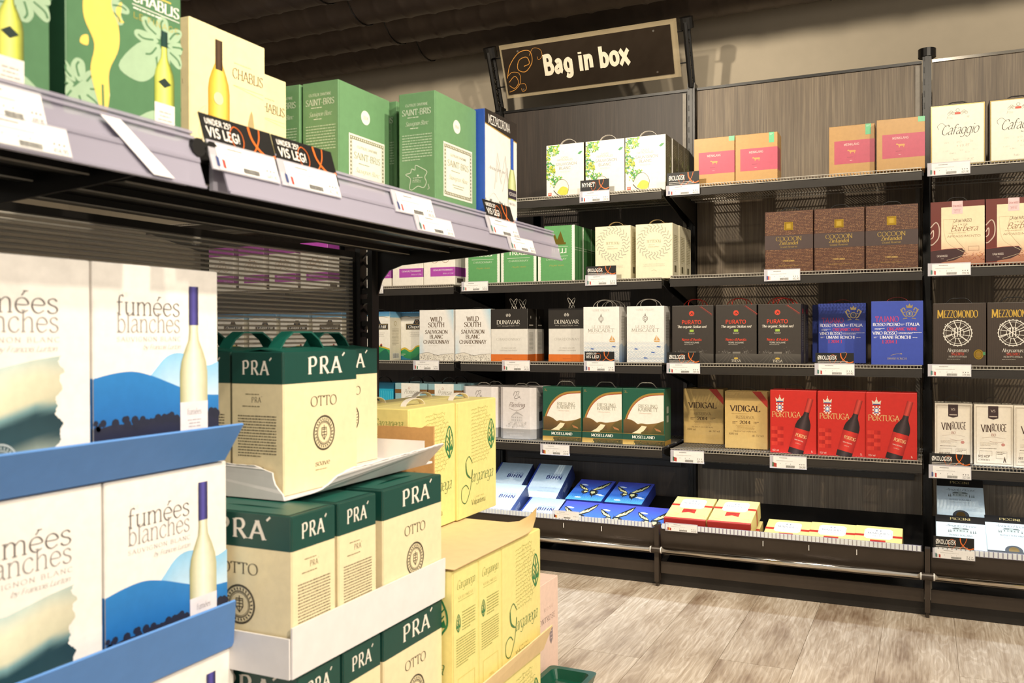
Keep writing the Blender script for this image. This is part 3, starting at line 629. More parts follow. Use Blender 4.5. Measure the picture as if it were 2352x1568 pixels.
# ---- gondola top shelf
GA, GB = '557f5a', 'a4bf9f'
def chablis_green(A, fig=True):
    W = A.W
    def petal(p, col=GB): A.poly(p, col, 1, 0, 5)
    for cx, cy, r in ((W*.82, 66, 17), (W*.1, 22, 16), (W*.3, 78, 14)):
        for a in range(0, 360, 45):
            ca, sa = math.cos(R(a)), math.sin(R(a)); t = lambda u, v: (min(W, max(0, cx+u*ca-v*sa)), min(100, max(0, cy+u*sa+v*ca)))
            A.poly(catmull([t(r*.16, 0), t(r*.6, r*.26), t(r, r*.1), t(r*.95, -r*.16), t(r*.5, -r*.2)], True, 4), GB, 1)
            A.line([t(r*.35, 0), t(r*.7, r*.08), t(r*.9, 0)], 1.0, GA, 2, 4)
    A.poly(catmull([(W*.42, 42), (W*.62, 62), (W*.74, 56), (W*.74, 44), (W*.6, 36)], True, 5), GB, 1)
    A.poly(catmull([(0, 14), (W*.2, 30), (W*.28, 20), (W*.18, 8), (0, 4)], True, 5), GB, 1)
    A.poly(catmull([(W*.5, 3), (W*.72, 20), (W*.9, 14), (W, 3)], True, 5), GB, 1); A.line([(W*.56, 4), (W*.7, 13), (W*.86, 8)], 1.6, GA, 2, 5)
    if fig:
        yl = 'f2cf68'
        A.poly(catmull([(W*.12, 99), (W*.2, 88), (W*.14, 78), (W*.14, 64), (W*.22, 50), (W*.19, 34), (W*.24, 18), (W*.3, 6), (W*.34, 20), (W*.34, 36), (W*.42, 52), (W*.42, 66), (W*.36, 78), (W*.4, 90), (W*.42, 99)], True, 5), yl, 2.6)
        A.poly(catmull([(W*.4, 76), (W*.45, 82), (W*.44, 72), (W*.47, 70), (W*.42, 69)], True, 4), yl, 2); A.poly(catmull([(W*.12, 52), (W*.17, 54), (W*.17, 48), (W*.11, 48)], True, 4), yl, 2)
        A.line([(W*.285, 27), (W*.29, 12)], 1.2, GA, 3)
        A.text('CHABLIS', W*.76, 86, 6.6, 'f4f2ea', 'serifbold', fit=W*.44); A.rect(W*.54, 83.6, W*.98, 84.1, 'f4f2ea', 2); A.greek(W*.55, 80.6, W*.98, 83, 1, 'e8ecdf')
        A.text('LE FINAGE', W*.76, 75.5, 3.6, 'c5b04a', 'sans', fit=W*.42, sp=1.2); A.rect(W*.62, 94, W*.9, 95, 'd8c458')
    bx = W*(.83 if fig else .72)
    T = A.bottle(bx, 6, 68, 12.5, ['8d9a3a', 'd8d867', 'eceb8c', 'c9cf52', '55602c'], ['1d3a33', '24463e', '16302a'], 'f0ece6', 0, 3, .66, .3, (.06, .3), .15, base=['3a3136', '5a4f52', '2c2528'])
    A.poly([(bx-4, 40), (bx, 43.5), (bx+4, 40), (bx, 37)], '2c3a36', 5); A.greek(bx-4.5, 12, bx+4.5, 22, 4, 'b9b3b0', 6, .3, True)
    A.v = [(u, v*.74+4, L) for u, v, L in A.v]
    if fig: A.poly(catmull([(W*.12, 76), (W*.05, 88), (W*.14, 99), (W*.44, 99), (W*.46, 88), (W*.42, 76)], True, 5), 'f2cf68', 2.6)
    for cx in (W*.97, W*.06):
        for a in range(0, 360, 60): A.poly(catmull([(min(W, max(0, cx+u*math.cos(R(a))-t*math.sin(R(a)))), min(99.5, 90+(u*math.sin(R(a))+t*math.cos(R(a)))*.7)) for u, t in ((2, 0), (8, 3.4), (12, 0), (8, -3.4))], True, 4), GB, 1)
def green_side(A): A.text('CHABLIS', A.W/2, 78, 4, 'dfe6da', 'serif', fit=A.W*.7); A.greek(A.W*.2, 30, A.W*.8, 70, 14, 'a9c0a8', 2, .4)
design('chablis_green', .178, .268, .09, GA, lambda A: chablis_green(A, True), left=lambda A: (A.rect(0, 0, A.W, 100, '234a34', 1), A.rect(A.W*.2, 28, A.W*.7, 44, 'e6d9c8', 2), A.rect(A.W*.2, 36, A.W*.7, 42, 'a8553f', 3), A.greek(A.W*.2, 62, A.W*.7, 78, 5, '5c7a66')))
design('chablis_green_plain', .178, .268, .09, GA, lambda A: chablis_green(A, False), left=green_side)
def chablis_cream(A):
    W = A.W; ink = '6d5a45'
    A.text('CHABLIS', W*.755, 72, 6.4, '5c4638', 'serif', fit=W*.43); A.greek(W*.56, 81, W*.96, 83, 1, 'd8c8a0'); A.rect(W*.55, 67, W*.97, 67.4, 'd9c590'); A.line([(W*.55, 67), (W*.97, 64)], .3, 'cfb985')
    A.bottle(W*.36, 14, 78, 19, ['c98f2a', 'e9c24a', 'f6e17e', 'f0d25e', 'b9832a'], ['3a2a20', '5c4636', '2e211a'], None, 0, 3, .72, .3, (.05, .3), .24); A.ell(W*.35, 55, 4.2, 4, 'e8d9ac', 6)
    A.poly([(W*.14, 14), (W*.62, 14), (W*.6, 22), (W*.15, 31)], 'f3e3c4', 6); A.line([(W*.14, 31), (W*.6, 22)], .5, 'b99f74', 7)
    rg = random.Random(4)
    for i in range(230):
        x = W*rg.uniform(.6, .97); y = rg.uniform(10, 44)*(1-.5*abs(x/W-.78)); A.line([(x, y), (x+rg.uniform(-2, 2), y+rg.uniform(-1.5, 2.5))], .5, '8f7a52', 2)
    A.line(catmull([(W*.05, 40), (W*.2, 48), (W*.1, 30), (W*.22, 24), (W*.06, 20)], False, 4), .3, 'cdb98c'); A.poly(catmull([(W*.74, 40), (W*.8, 54), (W*.84, 40), (W*.8, 30)], True, 3), 'b5a070', 2)
def cream_side(A):
    rg = random.Random(9)
    for i in range(60): x = rg.uniform(0, A.W*.9); y = rg.uniform(20, 60); A.line([(x, y), (x+rg.uniform(-1.5, 1.5), y+rg.uniform(.5, 4))], .3, '9c8660')
design('chablis_cream', .172, .25, .085, 'f4e4b0', chablis_cream, left=cream_side)
SB = '6a9468'; CR = 'ece8d8'
def map_outline(A, cx, cy, k, col):
    P = [(-.1, 1), (.35, .8), (.9, .45), (.7, .05), (.85, -.35), (.6, -.75), (.1, -.6), (-.4, -.85), (-.65, -.7), (-.55, 0), (-1, .35), (-.55, .45), (-.45, .75), (-.15, .65)]
    A.line([(cx+x*k, cy+y*k) for x, y in P], .5, col, 2, 3, True); A.ell(cx+.1*k, cy+.2*k, .8, .8, col, 3, 8); A.line([(cx+1.0*k, cy-.5*k), (cx+1.1*k, cy-.85*k), (cx+.95*k, cy-.9*k)], .4, col, 2)
    A.greek(cx-.35*k, cy-.2*k, cx+.5*k, cy+.12*k, 2, col, 3, .3); A.text('FRANCE', cx, cy-.32*k, 1.5, col, 'sans')
def sb_front(A):
    W = A.W; A.ell(W*.5, 78, 6.2, 5.6, 'e6e6da', 2); A.text('2014', W*.5, 76.6, 2.6, '9aa08e', 'serif', L=3)
    A.rect(W*.18, 18, W*.88, 62, CR, 2); A.frame(W*.2, 19.5, W*.86, 60.5, 2.6, '8c8a74', 3)
    for i in range(17):
        for yy in (20.2, 58.6): A.rect(W*.215+i*W*.038, yy, W*.23+i*W*.038, yy+1.2, CR, 4)
    for i in range(12):
        for xx in (W*.206, W*.83): A.rect(xx, 23+i*3, xx+1.4, 24.4+i*3, CR, 4)
    A.text('CLOTILDE DAVENNE', W*.53, 52, 1.9, '8a8f7c', 'serif', fit=W*.4, L=4); A.text('SAINT-BRIS', W*.53, 43.5, 5, '8f957f', 'serif', fit=W*.52, L=4); A.greek(W*.36, 39.5, W*.7, 41, 1, '9a9e8a', 4)
    A.text('Sauvignon Blanc', W*.53, 33, 3.6, '9aa08c', 'script', fit=W*.46, L=4); A.greek(W*.38, 26, W*.68, 30, 2, 'a5a996', 4, .35, True)
def sb_side(A):
    W = A.W; c = 'e4ead8'
    A.text('CLOTILDE DAVENNE', W*.5, 89, 2, c, 'serif', fit=W*.62); A.text('SAINT-BRIS', W*.5, 82, 4.6, c, 'serif', fit=W*.8); A.greek(W*.25, 79.4, W*.75, 80.8, 1, c); A.text('Sauvignon Blanc', W*.5, 73.5, 3.4, c, 'script', fit=W*.62); A.greek(W*.32, 70.6, W*.7, 72, 1, c)
    A.greek(W*.1, 45, W*.92, 67, 10, 'b9cdb0', 2, .4); map_outline(A, W*.5, 31, 10.5, c); A.greek(W*.3, 16.6, W*.72, 18, 1, c); A.greek(W*.08, 12, W*.95, 14.6, 2, 'b9cdb0', 2, .35)
    for i in range(4): A.line([(W*.32+i*2.6, 7), (W*.32+i*2.6, 9.4), (W*.32+i*2.6+.6, 11), (W*.32+i*2.6+1.2, 9.4), (W*.32+i*2.6+1.2, 7)], .3, c, 2, 0, True)
    A.barcode(W*.15, 1, W*.6, 5)
design('saint_bris', .18, .252, .085, SB, sb_front, left=sb_side)
def mezza(A):
    W = A.W; A.rect(0, 0, W, 100, 'eceae4', 1); A.rect(0, 0, W, 14, '2a55b4', 2); A.put([(0, 88), (W, 83), (W, 100), (0, 100)], [(0, 1, 2, 3)], '26211f', 2); A.line([(0, 87.5), (W, 82.5)], .7, 'c8a24a', 3)
    A.text('MEZZACORONA', W*.43, 89, 7, 'f2eee8', 'bold', fit=W*.68, L=4, cond=.5)
    for p in ([(18, 34), (24, 66), (32, 46), (40, 66), (46, 34)], [(22, 40), (24, 58), (32, 40)], [(34, 34), (44, 56), (46, 44)]): A.line(p, 1.3, 'cfccc8', 3)
    A.text('Ariosa per uvi', W*.35, 50, 3, '8d8a88', 'script', fit=W*.5, L=4)
    rg = random.Random(2)
    for i in range(60): x = rg.uniform(0, W*.62); A.ell(x, 14+rg.uniform(0, 6)*(1.6 if x < W*.2 or x > W*.42 else .4), rg.uniform(.6, 2), None, rg.choice(['8b8b88', 'a5a4a0', '6e6e6c']), 3, 7)
    for x in (W*.3, W*.36): A.rect(x, 14, x+1.3, 21, '2a2826', 5); A.ell(x+.65, 22, .8, .9, '2a2826', 5, 8)
    A.line([(W*.1, 24), (W*.25, 30), (W*.4, 25)], .3, 'c4c2be', 3, 4)
    A.bottle(W*.83, 0, 84, 17, ['8b9a58', 'c6d08e', 'e6ebb8', 'c9d296', '8e9a62'], ['2148a8', '2f62cc', '1a3a88'], 'eeebe6', 0, 5, .6, .34, (.0, .34), .33); A.rect(W*.83-8.6, 30, W*.83+8.6, 38, '2b2336', 8); A.text('MEZZACORONA', W*.83, 32.6, 2.6, 'e6e0da', 'bold', fit=15, L=9); A.text('PINOT GRIGIO', W*.83, 24, 2, '8c8784', 'serif', fit=13, L=9)
design('mezza', .166, .256, .085, '2c56b6', mezza)

# ---- stacks
BLUE = ['3f8fd0', 'bfe0f4']
def fum_b(A):
    W = A.W; A.text('LES', 17, 84.5, 1.8, 'cfc9c8', 'light', sp=2); A.text('fumées', W*.415, 75.5, 9.5, '5d5654', 'light', fit=W*.5); A.text('blanches', W*.415, 67.3, 9.5, '918a88', 'light', fit=W*.5)
    A.text('SAUVIGNON BLANC', W*.415, 63, 2.1, '8e8785', 'light', fit=W*.5, sp=1.5); A.text('by François Lurton'.replace('ç', 'c'), W*.51, 59, 2.4, '9a9492', 'script', fit=W*.3)
    A.hill([36, 39, 47, 55, 57, 54, 50, 52], 20, '8cc4ea', 'e9f3fa', 1, W*.2); A.hill([46, 48, 48.5, 46, 42, 38, 35, 34], 14, '2c7cc2', '1d62ac', 2); A.hill([22, 24, 23, 25, 26, 23, 24, 25], 0, '2a2b3c', '14204a', 3)
    rg = random.Random(3)
    for i in range(46): x = rg.uniform(0, W); A.ell(x, 23+rg.uniform(-1, 3), rg.uniform(1, 2.4), None, '25283a', 4, 8)
    bx = W*.775
    A.bottle(bx, 1, 90, 19, ['9c9a6c', 'd8d6bc', 'f0efe2', 'dcdac2', 'b4b088'], ['2d2a52', '5a54a8', '201c2c'], 'e4dfe4', 0, 5, .62, .31, (.02, .34), .22)
    A.text('fumées', bx, 25, 3, '8f888a', 'light', fit=10, L=8); A.greek(bx-5, 18, bx+5, 23, 3, 'b4adb0', 8, .3, True); A.hill([10, 14, 11, 15], 2, '6a7c92', '8fb0cc', 8, bx-9, bx+9)
def fum_a(A):
    W = A.W; A.text('LES', 17, 84.5, 1.8, 'cfc9c8', 'light', sp=2); A.text('fumées', W*.5, 75.5, 9.5, '6d6664', 'light', fit=W*.6); A.text('blanches', W*.5, 67.3, 9.5, '918a88', 'light', fit=W*.6)
    A.text('SAUVIGNON BLANC', W*.5, 63, 2.1, '9e9795', 'light', fit=W*.6, sp=1.5); A.text('by Francois Lurton', W*.6, 59, 2.4, '9a9492', 'script', fit=W*.36)
    rg = random.Random(5); x1 = lambda y: W*.79+1.6*math.sin(y*.31+1)+.8*math.sin(y*.83)+rg.uniform(-.4, .4)+(2.2 if y > 46 else 0); n = 60; vs = []; cs = []; fs = []
    def colr(t):
        st = [(0, 'b9c4b4'), (.22, '2d4a52'), (.42, '24424c'), (.5, '7aa0a4'), (.56, 'd8d4b8'), (.8, 'e6e0c6'), (1, 'bcd0cc')]
        for (a, ca), (b, cb) in zip(st, st[1:]):
            if t <= b: k = (t-a)/(b-a); p, q = lin(ca), lin(cb); return tuple(p[i]*(1-k)+q[i]*k for i in range(3))
        return lin(st[-1][1])
    for i in range(n+1):
        y = 10+44*i/n; t = i/n; e = x1(y)
        for x, dk in ((0, 1), (W*.4, 1.1), (W*.65, .92), (e, .8)): vs.append((x, y-3*math.sin(x*.07))); c = colr(min(1, max(0, t+.05*math.sin(x*.1)))); cs.append(tuple(min(1, z*dk) for z in c))
    for i in range(n):
        for j in range(3): fs.append((i*4+j, i*4+j+1, i*4+5+j, i*4+4+j))
    A.put(vs, fs, cs, 1); seal(A, W*.44, 13, 8, 'b8c2c6', 3)
for k, fn in (('fum_a', fum_a), ('fum_b', fum_b)):
    design(k, .218, .274, .12, 'f0ebe6', fn, right=lambda A: A.hill([34, 33, 34, 33], 0, '3a86c8', '22406e', 1), left=lambda A: (A.hill([46, 46, 46, 46], 0, '2c7cc2', '1d3a7a', 1), A.hill([22, 23, 22, 23], 0, '2a2b3c', '14204a', 2)))
PG, PC = '12443c', 'ecdcb4'
def pra_wide(A):
    W = A.W; A.text('PRA´', W*.56, 83.5, 12, 'ece4d8', 'serifbold', fit=W*.5, sp=1.6); A.text('OTTO', W*.52, 60, 7.2, '5c5340', 'serif', fit=W*.36); seal(A, W*.52, 40, 12.5, '4a4438')
    A.text('soave', W*.5, 16.5, 4, '6a5f48', 'serif', fit=W*.2); A.greek(W*.4, 13, W*.66, 14.5, 1, '9a8c68')
def pra_narrow(A):
    W = A.W; A.text('PRA´', W*.5, 84, 9.5, 'ece4d8', 'serifbold', fit=W*.56, sp=1.6); A.greek(W*.28, 69.6, W*.72, 71, 1, '7d7256'); A.text('PRA´', W*.5, 64.6, 3.6, '5c5340', 'serif', fit=W*.2, sp=1.5); A.greek(W*.22, 61, W*.78, 62.6, 1, '7d7256')
    A.greek(W*.13, 26, W*.87, 56, 15, '6a604a', 2, .4); A.text('soave', W*.5, 17, 3.4, '6a5f48', 'serif', fit=W*.26)
def pra_top(b_w, b_d, b_h):
    pass
def pra(key, front, right, left, w, d):
    h = .231
    design(key, w, h, d, PC, front, right=right, left=left, bands=[(h*.775, h+.01, PG)])
    b = MB(); H2 = min(w, d)/2; wide = w > d
    # folded carry handle: two slanting flaps and a grip
    if wide:
        b.ribbon([(-w*.30, d*.5, h+.001), (-w*.22, d*.5, h+.020), (-w*.12, d*.5, h+.032), (w*.12, d*.5, h+.032), (w*.22, d*.5, h+.020), (w*.30, d*.5, h+.001)], (0, .013, 0), .003)
        b.sheet([(-w*.46, d*.08, h+.0005), (w*.46, d*.08, h+.0005), (w*.46, d*.5, h+.006), (-w*.46, d*.5, h+.006)], .0025)
        b.sheet([(w*.46, d*.92, h+.0005), (-w*.46, d*.92, h+.0005), (-w*.46, d*.5, h+.006), (w*.46, d*.5, h+.006)], .0025)
    else:
        b.ribbon([(w*.5, d*.2, h+.001), (w*.5, d*.3, h+.012), (w*.5, d*.42, h+.020), (w*.5, d*.58, h+.020), (w*.5, d*.7, h+.012), (w*.5, d*.8, h+.001)], (.013, 0, 0), .003)
        b.v = [(x-w/2, y, z) for x, y, z in b.v]
        b.sheet([(-w*.46, d*.04, h+.0005), (0, d*.04, h+.006), (0, d*.96, h+.006), (-w*.46, d*.96, h+.0005)], .0025)
        b.sheet([(0, d*.04, h+.006), (w*.46, d*.04, h+.0005), (w*.46, d*.96, h+.0005), (0, d*.96, h+.006)], .0025)
    DES[key]['parts'].append(('handle_flap', b.mesh('handle_flap', 'strap_green')))
    q = dict(DES[key]); f = MB(); f.v = [(x, y, h+.0006+min(.0022, (z-h)*.075)) for x, y, z in b.v]; f.f = b.f; f.m = b.m
    q['parts'] = q['parts'][:-1]+[('handle_flap', f.mesh('handle_flap', 'strap_green'))]; DES[key+'_flat'] = q
pra('pra_wide', pra_wide, pra_narrow, pra_narrow, .202, .106)       # broad face to the aisle
pra('pra_end', pra_narrow, pra_wide, pra_wide, .106, .202)          # narrow face to the aisle
YL = 'ecde90'; GR = '2f7d4c'
def leaf(A, cx, cy, k, col, L=3):
    A.line([(cx, cy+k), (cx+k*.42, cy+k*.35), (cx+k*.48, cy-k*.35), (cx+k*.2, cy-k*.8), (cx, cy-k), (cx-k*.2, cy-k*.8), (cx-k*.48, cy-k*.35), (cx-k*.42, cy+k*.35)], k*.11, col, L, 4, True)
    A.line([(cx, cy+k*.8), (cx+k*.04, cy), (cx, cy-k)], k*.12, col, L, 4)
    for s in (-1, 1):
        for y in (.35, 0, -.4): A.line([(cx, cy+(y-.25)*k), (cx+s*.3*k, cy+(y+.1)*k)], k*.07, col, L)
        A.poly([(cx+s*.08*k, cy-.55*k), (cx+s*.42*k, cy-.5*k), (cx+s*.3*k, cy-.1*k), (cx+s*.12*k, cy-.3*k)], col, L)
def garganega(A):
    W = A.W; ink = '8a9a52'
    A.scrawl(W*.34, 44, W*.86, 93, 16, 'a2a860', 2, .35); leaf(A, W*.86, 68, 13, GR)
    A.text('arganega', W*.62, 29, 10, '4c7a4a', 'script', fit=W*.56)
    A.line([(W*.36, 46), (W*.28, 52), (W*.2, 47), (W*.22, 37), (W*.34, 33), (W*.36, 40), (W*.31, 24), (W*.2, 13), (W*.1, 16), (W*.1, 25), (W*.2, 28), (W*.27, 24)], .9, '3f7444', 3, 6)
    A.line([(W*.2, 47), (W*.225, 38), (W*.3, 33.5)], 1.6, '3f7444', 3, 5)
    A.text('CANTINA', W*.54, 14.5, 1.5, '8a8c4c', 'light', fit=W*.24, sp=2); A.text('Valpantena', W*.52, 9.2, 4.6, '5f6a3c', 'serif', fit=W*.36, cond=.8)
def garg_side(A):
    W = A.W; A.text('Garganega', W*.5, 86, 6, '7f9450', 'script', fit=W*.72); A.text('VERONESE', W*.5, 79, 1.8, '8a9a52', 'light', fit=W*.6, sp=1.5); A.rect(W*.2, 77.4, W*.8, 77.8, 'a8ac60'); leaf(A, W*.2, 63, 6, GR)
    A.greek(W*.35, 56, W*.88, 70, 7, '8f9650', 2, .4); A.greek(W*.12, 33, W*.88, 53, 11, '8f9650', 2, .4); A.frame(W*.18, 3, W*.85, 25, .5, 'd8cc78', 2); A.text('OPEN', W*.54, 10.5, 2, 'cfc272', 'sans'); A.text('HERE', W*.54, 7, 2, 'cfc272', 'sans')
YH, YD = .282, .105
design('garganega', .21, YH, YD, YL, garganega, right=garg_side, left=garg_side, handle=('strap', 'strap_white', .016, .085), bev=.003)
design('garganega_end', YD, YH, .21, YL, garg_side, right=garganega, left=garganega, bev=.003)
def montrose(A):
    W = A.W; A.text('ROSE', W*.62, 70, 3.4, 'b59f98', 'light', fit=W*.34, sp=5); A.text('MONTROSE', W*.52, 58, 5.6, '9a8580', 'serif', fit=W*.72, sp=1)
    A.poly([(W*.66, 48), (W*.78, 48), (W*.78, 36), (W*.72, 31), (W*.66, 36)], '8a7a80', 2)
    for y in (45, 41, 37): A.line([(W*.67, y), (W*.7, y+1), (W*.74, y), (W*.77, y+1)], .6, 'dcc8c0', 3)
design('montrose', .2, .282, .12, 'e6c9bb', montrose, top=lambda A: (A.rect(38, 22, 62, 24, 'b59a90', 1), A.rect(42, 28, 58, 31, '4a3a36', 1)))

# ---- wall, top shelf
def casas(A):
    W = A.W; A.text('CASAS', W*.5, 73, 3.4, '8a8476', 'sans', fit=W*.2); A.text('PATRONALES', W*.5, 68.5, 3.4, '8a8476', 'sans', fit=W*.42); A.text('SAUVIGNON', W*.54, 60, 4.8, '565046', 'sans', fit=W*.56); A.text('BLANC', W*.5, 52.5, 4.8, '565046', 'sans', fit=W*.32); A.text('RESERVA', W*.5, 46.6, 2.6, 'c4beb0', 'sans', fit=W*.26)
    rg = random.Random(11)
    for (x0, y0, x1, y1, n) in ((.02, 80, .34, 98, 90), (.0, 34, .22, 66, 105), (.1, 18, .42, 40, 75), (0, 66, .12, 84, 26)):
        for i in range(n):
            x, y = W*rg.uniform(x0, x1), rg.uniform(y0, y1); a = rg.uniform(0, PI); k = rg.uniform(1.8, 4)
            c = rg.choice(['3f8f3e', '6cb23c', '9ccb4a', 'b9c83e', '2c7a5a', 'd6cf4c', '58a84e']); ca, sa = math.cos(a)*k, math.sin(a)*k
            A.poly([(max(0, x-ca), y-sa), (max(0, x-sa*.35), y+ca*.35), (max(0, x+ca), y+sa), (max(0, x+sa*.35), y-ca*.35)], c, 2+i % 3)
    for x, y in ((.12, 56), (.2, 50)): A.ell(W*x, y, 4, 3, 'b7c23a', 6); A.ell(W*x+1.5, y+3.4, 2, 1.8, 'c7b838', 6); A.poly([(W*x-3, y), (W*x+2, y-1), (W*x+5, y-4)], '3f6a3a', 7)
    A.poly([(W*.84, 80), (W*.9, 84), (W*.97, 84), (W*.93, 80), (W*.88, 78)], '4f9a5a', 2); A.poly([(W*.84, 80), (W*.8, 83), (W*.86, 79)], '6cb26a', 2)
    A.poly(catmull([(W*.22, 20), (W*.34, 32), (W*.5, 32), (W*.6, 20), (W*.58, 6), (W*.46, 2), (W*.32, 8)], True, 5), 'f3efdc', 5); A.poly(catmull([(W*.3, 10), (W*.42, 20), (W*.58, 16), (W*.56, 6), (W*.46, 2.6), (W*.36, 6)], True, 5), 'cfd04a', 6); A.line([(W*.2, 18), (W*.34, 33), (W*.5, 32), (W*.6, 20), (W*.57, 5)], .7, '6c5a2c', 7, 5); A.line([(W*.2, 14), (W*.3, 6), (W*.46, 1.8)], 1.4, '4a3a1c', 7, 5)
    A.rect(W*.05, 3, W*.14, 10, 'd8563e', 2); A.rect(W*.065, 7, W*.125, 8.4, 'f2e4dc', 3)
def casas_side(A):
    A.grad(0, 0, A.W, 100, '6d6a3e', '57503c', 1); rg = random.Random(6)
    for i in range(90): x, y = A.W*rg.uniform(.5, 1), rg.uniform(2, 70); A.ell(x, y, rg.uniform(.8, 2.4), None, rg.choice(['7d8a46', '4f5c34', '93965a', '3f472c', 'b3b37c']), 2, 6)
    A.greek(A.W*.1, 60, A.W*.6, 90, 10, 'a39a7c', 3)
design('casas', .18, .238, .098, 'f4f0e6', casas, right=casas_side, handle=('strap', 'strap_white', .03, .08))
def cow(A, cx, cy, k, col, L=3):
    P = [(-1, .25), (-.85, .5), (-.65, .45), (-.5, .3), (.75, .3), (.95, .2), (.98, -.3), (.9, -.25), (.88, .05), (.78, -.1), (.78, -.55), (.62, -.55), (.6, -.15), (-.1, -.2), (-.22, -.55), (-.36, -.55), (-.36, -.15), (-.5, -.05), (-.62, .12), (-.92, .1)]
    A.poly([(cx+x*k, cy+y*k) for x, y in P], col, L)
def meink(wide_sticker):
    def f(A):
        W = A.W; A.rect(W*.12, 24, W, 70, 'c7566c', 1); A.text('MEINKLANG', W*.5, 60, 4.2, 'f4dcd0', 'bold', fit=W*.34, L=2); cow(A, W*.5, 48, 8, 'dca45e'); A.greek(W*.4, 36, W*.62, 38, 1, 'a04458', 2); A.greek(W*.46, 29.5, W*.56, 31, 1, 'f2dad0', 2)
        if wide_sticker: A.rect(W*.8, 79, W*.92, 100, '6dc892', 2); A.greek(W*.82, 94, W*.9, 98, 2, 'd8f0e0', 3)
        else: A.rect(W*.86, 90, W, 100, '7fce9c', 2)
    return f
for k, ws in (('meink', True), ('meink_corner', False)):
    design(k, .169, .198, .1, 'c69a5e', meink(ws), right=lambda A: A.rect(0, 24, A.W*.75, 70, 'b84c62', 1))
def cafaggio(A):
    W = A.W; A.frame(.4, .4, W-.4, 99.6, 1.1, '3a2c22', 1); A.frame(1.6, 1.6, W-1.6, 98.4, 1.3, 'a8935c', 2, 1); A.rect(3, 3, W-3, 97, 'f5f0de', 2)
    for sx in (-1, 1):
        for k in range(5): A.ring(W*.5+sx*(6+k*1.6), 87-abs(k-2)*1.4, 2, .5, 'a39e90', 3, 12)
    A.rect(W*.5-4, 82.5, W*.5+4, 86, 'cc4a30', 4); A.ring(W*.5, 89, 2.4, .6, '8e897c', 4)
    A.text('Rosso di Toscana', W*.5, 76, 4, 'b3ad9e', 'script', fit=W*.4); A.text('Cafaggio', W*.53, 51, 15.5, '3c352c', 'script', fit=W*.66, L=3); A.line([(W*.3, 64), (W*.22, 70), (W*.14, 66), (W*.16, 60)], .5, '3c352c', 3, 5)
    A.text('Toscana Indicazione Geografica Tipica', W*.5, 37, 3.2, 'b5b0a2', 'script', fit=W*.58); A.text('Vendemmia 2014', W*.5, 30.5, 4, 'd0907a', 'script', fit=W*.48); A.text('Vino rigorosamente ottenuto dalle nostre uve', W*.5, 24, 2.6, 'bdb8aa', 'script', fit=W*.74); A.text('nei migliori vigneti della zona', W*.5, 20, 2.6, 'bdb8aa', 'script', fit=W*.5)
    A.text('3 litri', W*.2, 9, 3.2, '9e9888', 'script', fit=W*.12); A.text('Prodotto in Italia', W*.55, 9, 3.2, '9e9888', 'script', fit=W*.3); A.text('12,5% vol', W*.82, 9, 3.2, '9e9888', 'script', fit=W*.18)
design('cafaggio', .188, .234, .1, '4a3a2c', cafaggio, handle=('wire', 'strap_black', .018, .08))

# ---- wall, second shelf
def cocoon(A):
    W = A.W; rg = random.Random(21); cols = ['a97a50', '8f6242', 'b88a5e', '7d5238']
    for row in range(42):      # embossed hide pattern
        y = 1.2+row*2.35; x = rg.uniform(-1, 1)
        if 38 < y < 60: continue
        while x < W-.8:
            q = rg.uniform(1.6, 3.6)
            if x > .3: A.line([(x, y+rg.uniform(-.3, .3)), (min(W-.3, x+q*.5), y+rg.uniform(.5, 1.1)), (min(W-.2, x+q), y+rg.uniform(-.4, .4))], .34, rg.choice(cols), 1)
            if rg.random() < .5 and .3 < x < W-1: A.line([(x, y), (x+rg.uniform(-.4, .4), y+1.6)], .3, rg.choice(cols), 1)
            x += q
    A.rect(0, 38, W, 61, '4a3a36', 2); g = 'd2b060'
    A.text('COCOON', W*.5, 52, 6.6, g, 'serif', fit=W*.54, L=3, foil=1); A.text('Zinfandel', W*.5, 45.6, 5.4, g, 'serifbold', fit=W*.4, L=3, foil=1); A.text('Grand Reserve', W*.5, 40.8, 3, g, 'serif', fit=W*.36, L=3, foil=1)
    A.rect(W*.41, 69, W*.59, 82, 'c9a23c', 3, 1); A.frame(W*.425, 70, W*.575, 81, .6, '8a6a20', 4, 1); A.rect(W*.46, 72, W*.54, 79, 'dcb850', 4, 1)
    A.text('CALIFORNIA', W*.5, 18.4, 2.4, g, 'serifbold', fit=W*.24, L=3); A.text('Wine of United States of America', W*.5, 11, 1.9, 'b4924a', 'serif', fit=W*.42, L=3)
design('cocoon', .187, .25, .1, '4f2f20', cocoon, handle=('wire', 'strap_black', .02, .075), right=lambda A: A.rect(0, 40, A.W, 58, '40322e', 1))
